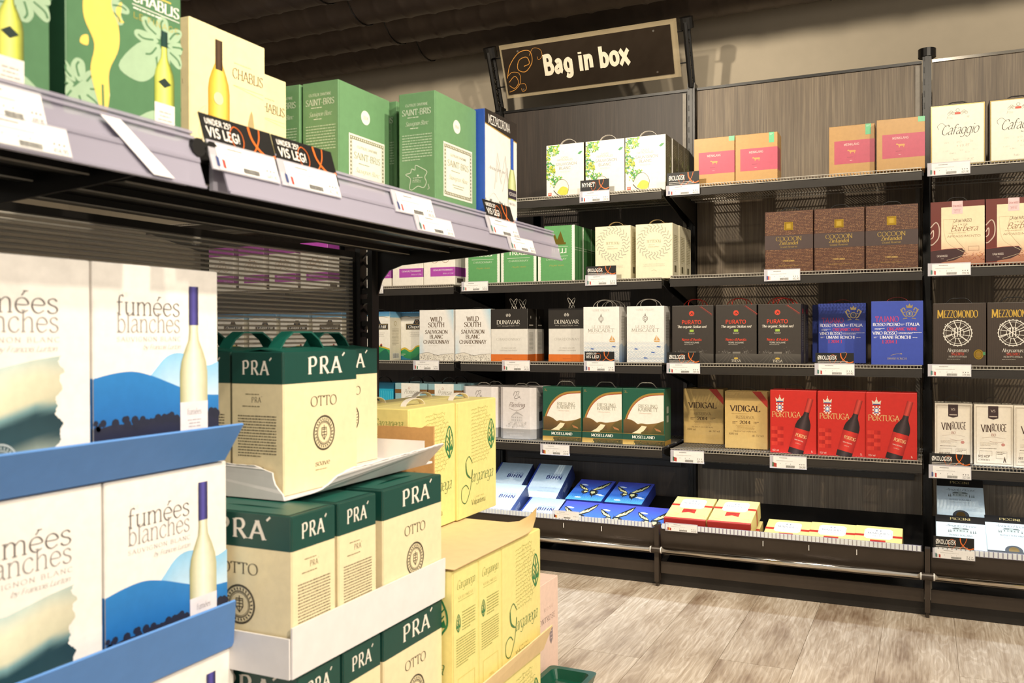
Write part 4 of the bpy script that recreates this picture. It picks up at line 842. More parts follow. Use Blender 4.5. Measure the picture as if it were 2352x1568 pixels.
def barbera(A):
    W = A.W; A.rect(0, 0, W, 100, '6a2418', 1); A.grad(W*.2, 0, W, 91, 'a8664a', 'f0ddb6', 2); A.rect(W*.2, 40, W, 91, 'f0dfba', 3); A.grad(W*.2, 14, W, 40, 'd8a888', 'f0dfba', 3)
    A.text("CA'del MASSO", W*.6, 67, 4.6, '6b4a38', 'bold', fit=W*.34, cond=.7, L=5); A.text('1928', W*.6, 62, 2.2, '8a6a52', 'sans', fit=W*.18, sp=2, L=5); A.text('Barbera', W*.62, 53, 9, '8a5a40', 'script', fit=W*.5, L=5); A.greek(W*.34, 49.6, W*.86, 51, 1, 'b0906e', 5); A.text('APPASSIMENTO', W*.62, 43.5, 3, '8a6248', 'sans', fit=W*.62, L=5)
    A.line([(W*.24, 72), (W*.26, 50), (W*.34, 34), (W*.62, 20)], .5, 'd8c8a8', 6, 5); A.line([(W*.44, 72), (W*.4, 52), (W*.5, 38), (W*.64, 24), (W*.62, 16), (W*.3, 8)], .5, 'c4b090', 6, 5); A.line([(W*.24, 72), (W*.44, 72)], .5, 'd8c8a8', 6)
    A.poly(catmull([(0, 24), (W*.3, 26), (W*.6, 26), (W*.64, 20), (W*.55, 11), (W*.3, 6), (0, 4)], True, 4)[0:] if 0 else [(0, 23), (W*.3, 25), (W*.58, 26), (W*.64, 22), (W*.6, 14), (W*.45, 8), (W*.2, 5), (0, 4)], '3c1c1c', 6); A.line([(0, 23.5), (W*.3, 25.5), (W*.6, 26)], .8, '8a3a30', 7, 4)
    A.line([(0, 60), (W*.1, 68), (W*.16, 60), (W*.15, 44), (W*.05, 34), (0, 33)], 1.6, 'c8b0a0', 6, 5); A.line([(0, 50), (W*.05, 56), (W*.05, 46), (0, 42)], 1.2, 'dcc4b4', 6, 4)
    rg = random.Random(8)
    for i in range(50): x, y = W*rg.uniform(.6, .98), rg.uniform(8, 18); A.line([(x, y), (min(W, x+rg.uniform(-4, 4)), y+rg.uniform(-2, 3))], .5, rg.choice(['c47a4c', 'd89a68', '9a4a30']), 7)
    A.text("CA'del MASSO", W*.22, 13.6, 3, 'e4d4c8', 'bold', fit=W*.2, cond=.7, L=8); A.rect(W*.4, 80, W*.6, 100, 'ecc9ca', 5); A.text("CA'del MASSO", W*.5, 91, 2.8, '9a4a44', 'bold', fit=W*.17, cond=.7, L=6); A.greek(W*.43, 82, W*.57, 88, 3, 'c89a98', 6, .4, True); A.frame(W*.7, 22, W*.9, 29, .4, '9a7a62', 6); A.text('1928', W*.22, 10, 1.4, 'd8c4b8', 'sans', L=8)
design('barbera', .181, .24, .1, '5c2016', barbera, handle=('wire', 'strap_black', .022, .075))
TG = '60a062'
def trulli(A):
    W = A.W
    for x0, x1 in ((0, W*.07), (W*.93, W)):
        A.rect(x0, 0, x1, 100, 'e9ece0', 1)
    for i in range(33):
        for x in (W*.07, W*.93): A.ell(x, 1.5+i*3, .9, .9, 'e9ece0', 1, 6)
    A.rect(W*.18, 62, W*.82, 62.6, 'e6eadc', 2); A.text('TRULLI', W*.5, 51, 8, 'eef0e4', 'serifbold', fit=W*.58); A.rect(W*.18, 45, W*.82, 45.6, 'e6eadc', 2); A.text('CHARDONNAY', W*.5, 38.5, 3.2, 'e2e8d8', 'sans', fit=W*.56); A.text('Puglia Italia', W*.5, 28, 2.6, 'c3b45c', 'script', fit=W*.4)
    g = '8a7a30'
    A.poly([(W*.36, 70), (W*.46, 86), (W*.56, 70)], g, 2, 1); A.poly([(W*.5, 70), (W*.62, 90), (W*.72, 70)], g, 2, 1); A.rect(W*.3, 66, W*.76, 70, g, 2, 1); A.rect(W*.42, 66, W*.46, 70, TG, 3)
design('trulli', .178, .252, .1, TG, trulli, right=lambda A: (A.rect(0, 56, A.W, 57, 'cfe0c8', 1), A.rect(0, 60, A.W, 61, 'cfe0c8', 1), A.rect(A.W*.4, 0, A.W*.46, 100, '2f6a3c', 1)))
def sette(A):
    W = A.W; c = 'c6c3ae'
    for i in range(24):
        a = 2*PI*i/24; p = []
        for k in range(7):
            r = W*.27+k*W*.034; t = a+.1*math.sin(k*1.3); p.append((W*.5+r*math.cos(t), 67+r*math.sin(t)))
        A.line(p, 1.5, c, 2, 3); A.line([(x+.8, y) for x, y in p], .4, '9a9a88', 3, 3)
    A.text('SETTESOLI', W*.5, 66, 4.6, '9a8f6a', 'serif', fit=W*.38); A.greek(W*.36, 61, W*.64, 62.6, 1, 'b8b09a'); A.text('CHARDONNAY', W*.5, 57, 2, '8a7f5c', 'sans', fit=W*.3); A.greek(W*.18, 22, W*.82, 28, 3, 'd0ccb6', 2, .35, True); A.line([(W*.42, 14), (W*.5, 16), (W*.58, 13.6)], .4, 'b4a884', 2, 4)
design('sette', .163, .236, .1, 'efe7c8', sette, right=lambda A: (A.greek(A.W*.2, 30, A.W*.8, 80, 16, 'b9ae84'), A.rect(A.W*.3, 12, A.W*.6, 24, '6a6448', 2)), handle=('strap', 'strap_tan', .022, .07))
def gewurz(A):
    W = A.W; mg = 'b04aae'; A.rect(0, 80, W, 100, mg, 1); br = '9a6a42'
    for x in (.36, .7):
        A.ring(W*x, 54, 9, .7, br, 2)
        for i in range(10): a = 2*PI*i/10; A.line([(W*x, 54), (W*x+8.6*math.cos(a), 54+8.6*math.sin(a))], .2, 'c9a884', 2)
    A.line([(W*.36, 54), (W*.45, 66), (W*.64, 66), (W*.7, 54)], .8, br, 3); A.line([(W*.45, 66), (W*.53, 53), (W*.64, 67)], .8, br, 3); A.line([(W*.36, 54), (W*.53, 53)], .7, br, 3); A.line([(W*.62, 70), (W*.66, 70)], .8, br, 3); A.line([(W*.42, 69), (W*.48, 69)], 1.2, '6a3a2a', 3)
    A.rect(W*.22, 18, W, 36, mg, 1); A.text('GEWURZTRAMINER', W*.62, 29, 3, 'f2e6ee', 'slab', fit=W*.62); A.text('Wine of Chile', W*.78, 22, 3.2, 'f0dcec', 'script', fit=W*.34)
design('gewurz', .172, .24, .1, 'f3ede2', gewurz, right=lambda A: (A.rect(0, 18, A.W, 36, '8a3a8a', 1), A.rect(0, 80, A.W, 100, '8a3a8a', 1), A.rect(A.W*.2, 5, A.W*.8, 14, '5a5048', 1)))

# ---- wall, third shelf
def chapel(A):
    W = A.W; A.grad(0, 90, W, 100, '6fa8cc', '3f7eb0', 1); A.hill([88, 91, 88, 90, 87], 86, 'b08a3a', 'd0b060', 2); A.hill([87.5, 90.2, 87.4, 89.2, 86.4], 80, 'f4f1ea', 'f4f1ea', 3)
    A.poly([(W*.25, 63), (W*.95, 63), (W*.95, 75), (W*.72, 75), (W*.66, 84), (W*.54, 84), (W*.48, 75), (W*.25, 75)], '2c3038', 4); A.frame(W*.27, 64, W*.93, 74, .5, 'c8a860', 5); A.text('Chapel Hill', W*.6, 66, 6, 'f2ede2', 'serifbold', fit=W*.56, L=6, shear=.2); A.ring(W*.6, 79, 3, .8, 'b08a5a', 6)
    A.greek(W*.34, 48, W*.86, 58, 3, 'cbc6bc', 3, .35, True); A.hill([18, 26, 20, 30, 28, 24], 0, 'd8b83c', 'd8b83c', 3); A.hill([14, 22, 16, 27, 25, 21], 0, '3a9a5e', '2c7e52', 4); A.hill([4, 6, 14, 20, 22, 10], 0, '1f6a54', '1f6a54', 5, W*.45); A.hill([12, 8, 3, 2], 0, '2a7a9a', '2a7a9a', 5, 0, W*.4)
    A.rect(W*.7, 28, W*.76, 31, '3a3432', 6); A.poly([(W*.69, 31), (W*.73, 35), (W*.77, 31)], 'b04a34', 6); A.greek(W*.08, 8, W*.24, 13, 2, 'e4e8c8', 7)
design('chapel', .183, .24, .1, 'f6f2e8', chapel, right=lambda A: (A.rect(0, 0, A.W, 100, 'd9d2bd', 1), A.grad(0, 88, A.W, 100, '7fb0cc', '4f8ab4', 2), A.ring(A.W*.5, 76, 4, 1, 'a09048', 2), A.greek(A.W*.2, 30, A.W*.8, 66, 12, 'a8a088'), A.barcode(A.W*.25, 4, A.W*.8, 14)), handle=('wire', 'strap_black', .016, .08))
def wild(A):
    W = A.W; A.put([(0, 0), (W*.2, 0), (W*.12, 60), (0, 60)], [(0, 1, 2, 3)], ['c4dfee', 'f0ede8', 'f0ede8', 'f0ede8'], 1); A.put([(W*.72, 100), (W, 100), (W, 40), (W*.9, 60)], [(0, 3, 2, 1)], ['f0ede8', 'a8d0e4', 'f0ede8', 'f0ede8'], 1)
    for t, y, s, f in (('WILD', 77, 9, .34), ('SOUTH', 66, 9, .48), ('SAUVIGNON', 53, 7.2, .66), ('BLANC', 43.5, 7.2, .4), ('CHARDONNAY', 33.5, 7.2, .76)): A.text(t, W*.5, y, s, '6a5744', 'serifbold', fit=W*f)
    A.greek(W*.28, 62.4, W*.72, 63.4, 1, 'c0b6a6'); A.greek(W*.28, 29, W*.72, 30, 1, 'c0b6a6'); A.hill([13, 16, 11, 13, 14], 0, 'e9e2d4', 'efe9dc', 2); A.line([(0, 13), (W*.25, 16), (W*.5, 11), (W*.75, 13), (W, 14)], .5, '5a5044', 3, 5)
    rg = random.Random(13)
    for i in range(190): x, y = rg.uniform(.6, W-.6), rg.uniform(.8, 12); A.ell(x, y, rg.uniform(.3, .7), None, '5a4e42', 3, 5)
design('wild', .188, .244, .1, 'f0ede8', wild, right=lambda A: A.greek(A.W*.2, 20, A.W*.8, 80, 18, 'b8b2a6'), handle=('wire', 'strap_black', .012, .07))
def dunavar(A):
    W = A.W; A.rect(0, 62, W, 100, '29241f', 1); A.rect(0, 0, W, 13.5, 'e0762a', 1)
    for sx in (-1, 1): A.ell(W*.48+sx*2.6, 88, 2.4, 3.4, 'b5b0a8', 2, 9); A.line([(W*.48+sx*4.4, 92), (W*.48+sx*1, 84)], .7, '29241f', 3)
    A.text('DUNAVAR', W*.48, 71, 7.4, 'efe9dd', 'serif', fit=W*.64); A.text('COLLECTION', W*.48, 66.6, 2.4, 'cfc8bc', 'sans', fit=W*.34); A.rect(W*.18, 67.4, W*.28, 67.9, 'cfc8bc', 2); A.rect(W*.68, 67.4, W*.78, 67.9, 'cfc8bc', 2)
    A.text('CHARDONNAY', W*.48, 40, 4.4, 'a09a90', 'light', fit=W*.66, sp=1); A.text('An elegant wine with', W*.48, 24.5, 2.8, 'b4aea4', 'script', fit=W*.4); A.text('a deliciously fruity bouquet', W*.48, 20, 2.8, 'b4aea4', 'script', fit=W*.48); A.rect(W*.38, 5, W*.58, 5.8, 'c4622a', 2)
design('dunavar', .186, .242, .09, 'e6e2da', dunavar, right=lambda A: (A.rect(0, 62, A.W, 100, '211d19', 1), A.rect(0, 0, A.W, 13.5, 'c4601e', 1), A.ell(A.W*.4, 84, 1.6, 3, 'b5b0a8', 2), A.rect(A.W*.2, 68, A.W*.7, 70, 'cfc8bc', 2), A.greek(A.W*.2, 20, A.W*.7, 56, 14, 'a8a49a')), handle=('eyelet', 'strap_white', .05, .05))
def musc(A):
    W = A.W; A.text('LOIRE VALLEY', W*.5, 92, 3.4, 'c9c4bc', 'serif', fit=W*.46); A.ring(W*.5, 78, 4.4, .8, '7a766e', 2); A.ring(W*.5, 78, 2.4, .8, '7a766e', 2); A.poly([(W*.48, 83), (W*.52, 83), (W*.5, 88)], '7a766e', 2); A.poly([(W*.48, 73), (W*.52, 73), (W*.5, 70)], '7a766e', 2)
    A.text('LE OCEAN', W*.5, 61.5, 5, 'b7b1a6', 'serif', fit=W*.52); A.text('MUSCADET', W*.5, 54.5, 6, 'a49e92', 'serif', fit=W*.74); A.greek(W*.18, 52, W*.8, 53, 1, 'd0cbc0')
    g = 'd8a86a'; A.poly([(W*.72, 39), (W*.9, 39), (W*.87, 36.6), (W*.75, 36.6)], g, 3); A.poly([(W*.8, 40), (W*.8, 49), (W*.73, 40)], g, 3); A.poly([(W*.82, 40), (W*.82, 47), (W*.89, 40)], g, 3)
    rg = random.Random(17)
    for r in range(15):
        y = 2+r*2.4; x = rg.uniform(0, 3); col = ['6f9cc8', '8fb3d4', 'a9c4dc', 'c2d4e4'][min(3, r//4)]
        while x < W-1:
            q = min(W, x+rg.uniform(4, 8)); m = (x+q)/2; A.line([(x, y), (m, y+1.2), (q, y)], .55, col, 2, 3); x = q
    for x, y in ((.7, 18), (.25, 24), (.5, 8), (.85, 28)): A.poly([(W*x-4, y), (W*x-1, y+1.6), (W*x+5, y), (W*x+1, y-1)], '4a6cb4', 3)
design('musc', .166, .244, .1, 'f2efe9', musc, right=lambda A: (A.greek(A.W*.25, 40, A.W*.75, 84, 16, 'b8b4ac'), A.hill([30, 34, 28, 33], 0, 'c2d0de', '7f9cc4', 1)), handle=('cord', 'strap_white', .034, .09))
def purato(A):
    W = A.W; r = 'd4452e'; A.ell(W*.48, 86, 4.6, None, r, 2); A.ell(W*.485, 86.5, 1.2, None, '2c2623', 3, 8); A.ell(W*.46, 84.6, .8, None, '2c2623', 3, 8); A.ell(W*.51, 85, .9, None, '2c2623', 3, 8)
    A.text('PURATO', W*.48, 68, 6, r, 'heavy', fit=W*.48); A.text('The organic Sicilian red', W*.48, 61, 4.2, 'e6dfd2', 'serifbold', fit=W*.7, shear=.18); A.rect(W*.43, 54, W*.53, 58, '9cba4a', 2); A.greek(W*.4, 50, W*.56, 53, 2, 'c0b9ac', 2, .4, True)
    A.text('Nero d\'Avola', W*.48, 38.6, 4.4, r, 'serifbold', fit=W*.48); A.text('TERRE SICILIANE', W*.48, 34.4, 2.4, 'd8d0c4', 'bold', fit=W*.36); A.greek(W*.3, 31, W*.66, 33, 1, 'b0a89c')
    A.line([(W*.7, 98), (W*.97, 84)], .5, r, 2); A.line([(W*.66, 98), (W*.97, 82)], .25, 'b0362a', 2); rg = random.Random(19)
    for cx in (.25, .7):
        for i in range(40): x, y = W*cx+rg.gauss(0, 3.5), 17+abs(rg.gauss(0, 4)); A.ell(x, y, rg.uniform(.3, .9), None, rg.choice(['6a655f', '857f77', '544f4a']), 2, 6)
    A.hill([16, 17, 16.5, 17, 16], 0, '55504a', '34302c', 1); A.rect(W*.4, 17, W*.58, 20, '7d776e', 3)
    for i in range(9): x = W*(.05+.11*i); A.line([(W*.48+(x-W*.48)*.5, 15), (x, 1)], .4, '6a645c', 2)
    A.text('TRESA', W*.48, 2.6, 4, 'e2d8c4', 'serif', fit=W*.22); A.ell(W*.48, 9, 3.6, 1.6, 'c8a848', 3)
design('purato', .176, .243, .1, '3b3530', purato, right=lambda A: (A.greek(A.W*.3, 20, A.W*.7, 90, 24, '8a847c'), A.rect(A.W*.3, 84, A.W*.7, 92, '8a2a20', 2)), handle=('cord', 'strap_red', .03, .08))
TB = '3b4fae'
def tajano(A):
    W = A.W; g = 'c8b07c'; rg = random.Random(23); cx, cy = W*.74, 80
    A.ring(cx, cy, 4.4, 1.2, g, 2, foil=1); A.ell(cx, cy, 3, None, '55689c', 2); A.text('T', cx, cy-1.6, 3.2, 'e0d8c0', 'serif', L=3)
    for sx in (-1, 1):
        A.line([(cx+sx*4, cy-5), (cx+sx*8, cy-2), (cx+sx*11, cy+6), (cx+sx*8, cy+9), (cx+sx*6, cy+5)], 1.6, g, 2, 4, foil=1); A.line([(cx+sx*5, cy+3), (cx+sx*10, cy+2), (cx+sx*13, cy+7)], 1.1, g, 2, 4, foil=1); A.line([(cx+sx*3, cy-7), (cx+sx*9, cy-8)], 1.2, g, 2, foil=1)
    A.poly([(cx-4, cy+9), (cx+4, cy+9), (cx+5, cy+14), (cx+2, cy+12), (cx, cy+16), (cx-2, cy+12), (cx-5, cy+14)], g, 2, 1)
    A.text('TAJANO', W*.31, 67.5, 8.4, 'd63c5c', 'serif', fit=W*.46); wt = 'eceaf4'
    A.text('ROSSO PICENO', W*.3, 61, 4.8, wt, 'serifbold', fit=W*.53); A.text('ITALIA', W*.8, 61, 4.8, wt, 'serifbold', fit=W*.26); A.greek(W*.58, 61.6, W*.65, 64.6, 2, wt)
    A.text('ORGANIC WINE', W*.6, 54, 4.6, 'd63c5c', 'serifbold', fit=W*.58); A.greek(W*.07, 54.5, W*.26, 58, 2, wt); A.text('VINO ROSSO', W*.27, 47.6, 4.8, wt, 'serifbold', fit=W*.48); A.greek(W*.53, 48, W*.97, 51.6, 2, wt); A.greek(W*.05, 42, W*.14, 44.6, 2, wt); A.text('UMANI RONCHI', W*.47, 41, 4.8, wt, 'serifbold', fit=W*.6); A.greek(W*.8, 42, W*.95, 43.6, 1, wt); A.text('[ 2014 ]', W*.36, 34, 4.8, 'd63c5c', 'serifbold', fit=W*.28)
    A.line([(W*.38, 15), (W*.5, 17.4), (W*.6, 17)], .6, 'b09a70', 2, 4); A.ell(W*.58, 17.6, 1.2, 1, 'b09a70', 2, 8); A.text('UMANI RONCHI', W*.5, 8.5, 3.2, 'b6a888', 'serif', fit=W*.38)
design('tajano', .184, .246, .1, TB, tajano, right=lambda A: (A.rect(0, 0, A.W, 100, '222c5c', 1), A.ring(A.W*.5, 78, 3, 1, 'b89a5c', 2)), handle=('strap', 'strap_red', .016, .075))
def mezzo(A):
    W = A.W; g = 'c9a23e'; A.text('M', W*.145, 76, 13, g, 'serifbold', fit=W*.13, foil=0); A.text('EZZOMONDO', W*.53, 77, 11, g, 'serifbold', fit=W*.64, cond=.7); c = 'e2ddd2'; cx, cy = W*.47, 52
    A.ring(cx, cy, 20, 1.2, c, 2, 40); A.ring(cx, cy, 17, .5, c, 2, 36); A.ring(cx, cy, 9, .6, c, 2)
    for i in range(24): a = 2*PI*i/24; A.rect(cx+21*math.cos(a)-.5, cy+21*math.sin(a)-.8, cx+21*math.cos(a)+.5, cy+21*math.sin(a)+.8, c, 2)
    for i in range(12): a = 2*PI*i/12+.2; A.line([(cx+(3 if i % 2 else 8)*math.cos(a), cy+8*math.sin(a)), (cx+19*math.cos(a+.08), cy+19*math.sin(a+.08))], .8 if i % 3 else 1.3, c, 3)
    for dx in (-4, 0, 4): A.line([(cx+dx, cy+6), (cx+dx-.6, cy-6)], 1.5, c, 3); A.ell(cx+dx, cy+7, 1.4, None, c, 3, 8)
    A.line([(cx-18, cy+14), (cx+16, cy-14)], 1, c, 3); A.line([(cx-19, cy-8), (cx+18, cy+10)], 1, c, 3)
    A.text('Negroamaro', W*.47, 21.6, 6, 'efe9de', 'script', fit=W*.4); A.text('SALENTO', W*.47, 16.6, 4, 'c0402e', 'serifbold', fit=W*.24); A.text("PRODOTTO D'ITALIA", W*.47, 13, 2.4, 'd8d0c4', 'serif', fit=W*.34); A.greek(W*.27, 9.4, W*.68, 11.2, 1, 'b4ac9e')
    A.ell(W*.86, 18, 7, 8, 'b8923c', 4, 24, 1); A.ring(W*.86, 18, 5, .6, '7a5c1c', 5, ry=6, foil=1); A.rect(W*.81, 16, W*.9, 20, '8a6a24', 5); A.rect(W*.94, 17, W*.985, 22, '4a8a5a', 5)
    for i in range(26): A.line([(W*i/26, 0.5), (W*i/26+.8, 40), (W*i/26-.3, 99.5)], .2, '2c231c', 1)
design('mezzo', .178, .234, .1, '40342b', mezzo, handle=('wire', 'strap_black', .022, .085))

# ---- wall, lowest shelf
def promesse(A):
    W = A.W; A.rect(0, 80, W, 88, '7d5628', 1); A.rect(W*.2, 40, W*.78, 100, 'f1efe6', 2); A.text('la', W*.44, 88, 6, 'c08a78', 'script', L=3); A.text('Promesse', W*.5, 79, 9, '8a7f6a', 'script', fit=W*.42, L=3); A.line([(W*.32, 72), (W*.5, 76), (W*.64, 75)], .6, '8a7f6a', 3, 4); A.greek(W*.3, 48, W*.7, 64, 5, 'c8c2b4', 3, .3, True)
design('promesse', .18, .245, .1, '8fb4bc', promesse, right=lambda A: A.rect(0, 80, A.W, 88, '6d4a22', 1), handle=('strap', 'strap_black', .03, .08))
def bluewave(A):
    W = A.W; A.rect(0, 0, W, 100, '1fa4c8', 1)
    for i in range(16): A.line([(W*(i+.5)/16, 40), (W*(i+.5)/16+.6, 55), (W*(i+.5)/16-.6, 70), (W*(i+.5)/16, 84)], 1.3, '52c4dc', 2, 4)
    A.grad(0, 88, W, 100, '12607e', '0d3f56', 2)
design('bluewave', .17, .245, .1, '10506a', bluewave, handle=('strap', 'strap_black', .028, .08))
def riesling(A):
    W = A.W; c = '7d766f'; x0, x1 = .16, .84; A.rect(W*.14, 0, W*.86, 19, 'a39e9a', 1)
    A.line([(W*.42, 84), (W*.46, 92), (W*.52, 88), (W*.44, 80), (W*.52, 79), (W*.6, 83)], .7, c, 2, 5); A.line([(W*.5, 92), (W*.58, 92), (W*.54, 84), (W*.62, 79)], .6, c, 2, 5); A.greek(W*.44, 75, W*.56, 76.4, 1, 'b0aaa4')
    A.text('Riesling', W*.5, 62, 9, '7f6a62', 'script', fit=W*.44); A.line([(W*.3, 60), (W*.42, 56), (W*.6, 57), (W*.74, 64), (W*.68, 65)], .5, '7f6a62', 2, 5); gr = 'cfc9c6'
    A.poly([(W*.34, 40), (W*.5, 52), (W*.68, 44), (W*.68, 34), (W*.34, 32)], 'd8d2cf', 2); A.poly([(W*.34, 42), (W*.5, 54), (W*.7, 45), (W*.5, 49)], 'b9b3b0', 3)
    for i in range(6):
        for j in range(2): A.rect(W*(.37+.05*i), 35+j*5, W*(.39+.05*i), 38+j*5, 'aaa4a1', 3)
    rg = random.Random(29)
    for i in range(60): A.ell(W*rg.uniform(.22, .76), rg.uniform(22, 34), rg.uniform(.8, 2), None, rg.choice(['dcd7d4', 'cdc7c4', 'c3bdba']), 2, 7)
    A.greek(W*.2, 11, W*.72, 14, 2, 'd0cbc7', 3, .35, True); A.greek(W*.3, 5, W*.7, 9, 2, 'd0cbc7', 3, .35, True)
design('riesling', .182, .236, .115, 'e2dbd8', riesling, right=lambda A: (A.rect(A.W*.2, 0, A.W, 19, '8d8884', 1), A.rect(A.W*.45, 34, A.W*.75, 52, '34302e', 2), A.greek(A.W*.3, 60, A.W*.8, 90, 10, 'bdb6b2')), bands=[(0, .045, 'a39e9a')], chamfer=.022, handle=('wire', 'steel_edge', .018, .07))
MG = '1f5a44'
def mosel(A):
    W = A.W; arcp = [(W*.04, 26), (W*.1, 50), (W*.28, 74), (W*.56, 88), (W*.98, 92)]
    c = catmull(arcp, False, 6); A.poly(c+[(W*.98, 26)], 'f4efe2', 2); A.line(c, 3.4, 'a8843c', 3, 0, foil=0); A.line([(x+.8, y-2.2) for x, y in c], 1.2, 'b0402e', 4)
    A.text('3L', W*.08, 92, 4, 'b89a58', 'sans', L=3); A.text('RIESLING', W*.61, 66, 5.6, '8f8a72', 'serif', fit=W*.46, L=4); A.text('KABINETT', W*.61, 59.6, 5.6, '8f8a72', 'serif', fit=W*.48, L=4); A.text('PRADIKATSWEIN', W*.55, 55, 1.8, 'c49070', 'sans', fit=W*.28, L=4)
    A.hill([44, 45, 42, 36, 33, 32], 20, '7a5a30', '4a3a20', 5, W*.02, W*.62); A.hill([34, 38, 37, 38, 40, 44], 20, '8a6a38', '5a4a28', 4, W*.3, W*.98)
    A.poly([(W*.22, 20), (W*.36, 26), (W*.46, 34), (W*.58, 33), (W*.54, 28), (W*.44, 20)], 'efe2bc', 6); A.hill([22, 26, 24, 34, 40, 42], 18, '6a5a2c', '3e4420', 7, W*.44, W*.98); A.poly([(W*.76, 31), (W*.9, 27), (W*.92, 24), (W*.8, 26)], 'b0764a', 8)
    A.rect(0, 8.5, W, 19, '1c4a3a', 9); A.rect(0, 19, W, 19.7, 'a8843c', 10); A.rect(0, 7.8, W, 8.5, 'a8843c', 10); A.text('MOSELLAND', W*.5, 11.4, 4.8, 'f2ecdc', 'serifbold', fit=W*.54, L=11); A.hill([6, 8, 7, 8, 7.8], 0, '6a5428', '3a3418', 8); A.grad(0, 0, W*.3, 7.8, 'c8a45c', 'a8843c', 9)
    rg = random.Random(31)
    for i in range(60): A.ell(W*rg.uniform(.26, .98), rg.uniform(.8, 6.6), rg.uniform(.5, 1.2), None, rg.choice(['4a4a20', '6a5a2a', '2f3618', '7d6a34']), 10, 6)
design('mosel', .187, .244, .1, MG, mosel, right=lambda A: (A.rect(A.W*.3, 40, A.W*.6, 52, '9aa090', 1), A.rect(A.W*.3, 56, A.W*.6, 68, '9aa090', 1), A.rect(0, 0, A.W, 8, 'a8843c', 1)), handle=('wire', 'steel_edge', .024, .085))
def vidigal(A):
    W = A.W; A.poly([(W*.64, 100), (W*.84, 100), (W, 84), (W, 72)], 'b8362a', 2); i = '4a3420'
    A.text('VIDIGAL', W*.48, 65, 10, i, 'serifbold', fit=W*.7); A.greek(W*.16, 60, W*.84, 62, 1, 'a88a50'); A.text('RESERVA', W*.48, 52, 5, '6a5030', 'sans', fit=W*.44); A.text('2014', W*.48, 43, 5.6, '5a4226', 'serifbold', fit=W*.26); A.greek(W*.18, 43, W*.3, 48, 2, '6a5030'); A.greek(W*.68, 43, W*.8, 48, 2, '6a5030'); A.greek(W*.22, 33, W*.76, 41, 4, '9a7c48', 2, .35, True); A.text('PRODUCT OF PORTUGAL', W*.48, 29, 2.4, '6a5030', 'serif', fit=W*.54); A.text('3000 ml', W*.2, 24, 3.2, '5a4226', 'serif', fit=W*.22); A.text('alc. 13% vol.', W*.78, 22, 3.2, '5a4226', 'serif', fit=W*.28)
design('vidigal', .176, .241, .1, 'c8a868', vidigal, handle=('strap', 'strap_black', .014, .07))
PR = 'c3271f'
def portuga(A):
    W = A.W; cx = W*.21
    A.poly([(cx-5.5, 81), (cx+5.5, 81), (cx+6.6, 88), (cx+3, 85), (cx, 90), (cx-3, 85), (cx-6.6, 88)], 'd8cdb8', 2); A.rect(cx-5, 81, cx+5, 82.6, '3a4a8a', 3); A.rect(cx-.4, 89.5, cx+.4, 92.5, 'd8cdb8', 2)
    A.rect(cx-5.5, 65, cx+5.5, 79, 'e8e0d4', 2); A.rect(cx-2.6, 68.5, cx+2.6, 76, '5070b0', 4); A.rect(cx-1.6, 70, cx+1.6, 74.6, 'f0ece4', 5)
    for i in range(5):
        for j in range(6):
            if (i+j) % 2 == 0: A.rect(cx-5.5+i*2.2, 65+j*2.33, cx-3.3+i*2.2, 67.33+j*2.33, 'c3402e', 3)
    A.text('PORTUGA', W*.355, 57, 8.6, 'd8b878', 'serif', fit=W*.62); A.ring(W*.175, 60.6, 2.2, .4, 'd8b878', 3)
    for i in range(4):
        for j in range(5):
            A.rect(W*.03+i*4.6, 12+j*6, W*.03+i*4.6+4.6, 18+j*6, ['d23a2c', 'aa1c18', 'b9221c', 'cc3226'][(i*3+j*2) % 4], 1)
    T = A.bottle(W*.54, -1, 91, 23, ['1c1416', '2c2022', '4a3c3e', '2a1e20', '140e10'], ['8e1a18', 'd04a3c', '7a1412'], ['a81c1c', 'd8382e', '9a1616'], 15, 4, .62, .34, (.1, .45), .24)
    def tx(t, x, y, s, f, col, fit):
        B = Art(W); B.text(t, 0, 0, s, col, f, fit=fit); k = [(*T(x+vx, y+vy), 0) for vx, vy, _ in B.v]; A.put(k, B.f, col, 7)
    tx('PORTUG', 1.5, 28, 5, 'serifbold', 'e8c890', 17); tx('VINHO REGIONAL', 0, 22, 1.6, 'bold', 'f0e4d8', 14); tx('LISBOA', 0, 17, 1.4, 'bold', 'e0b8a8', 8)
    A.text('11,5% vol', W*.12, 3, 2.6, 'f0dcd0', 'bold', fit=W*.14); A.text('3L', W*.9, 3, 2.6, 'f0dcd0', 'bold', fit=W*.04)
design('portuga', .18, .254, .1, PR, portuga, right=lambda A: A.rect(0, 0, A.W, 100, 'a01c18', 1), top=None, handle=('strap', 'strap_black', .02, .075))
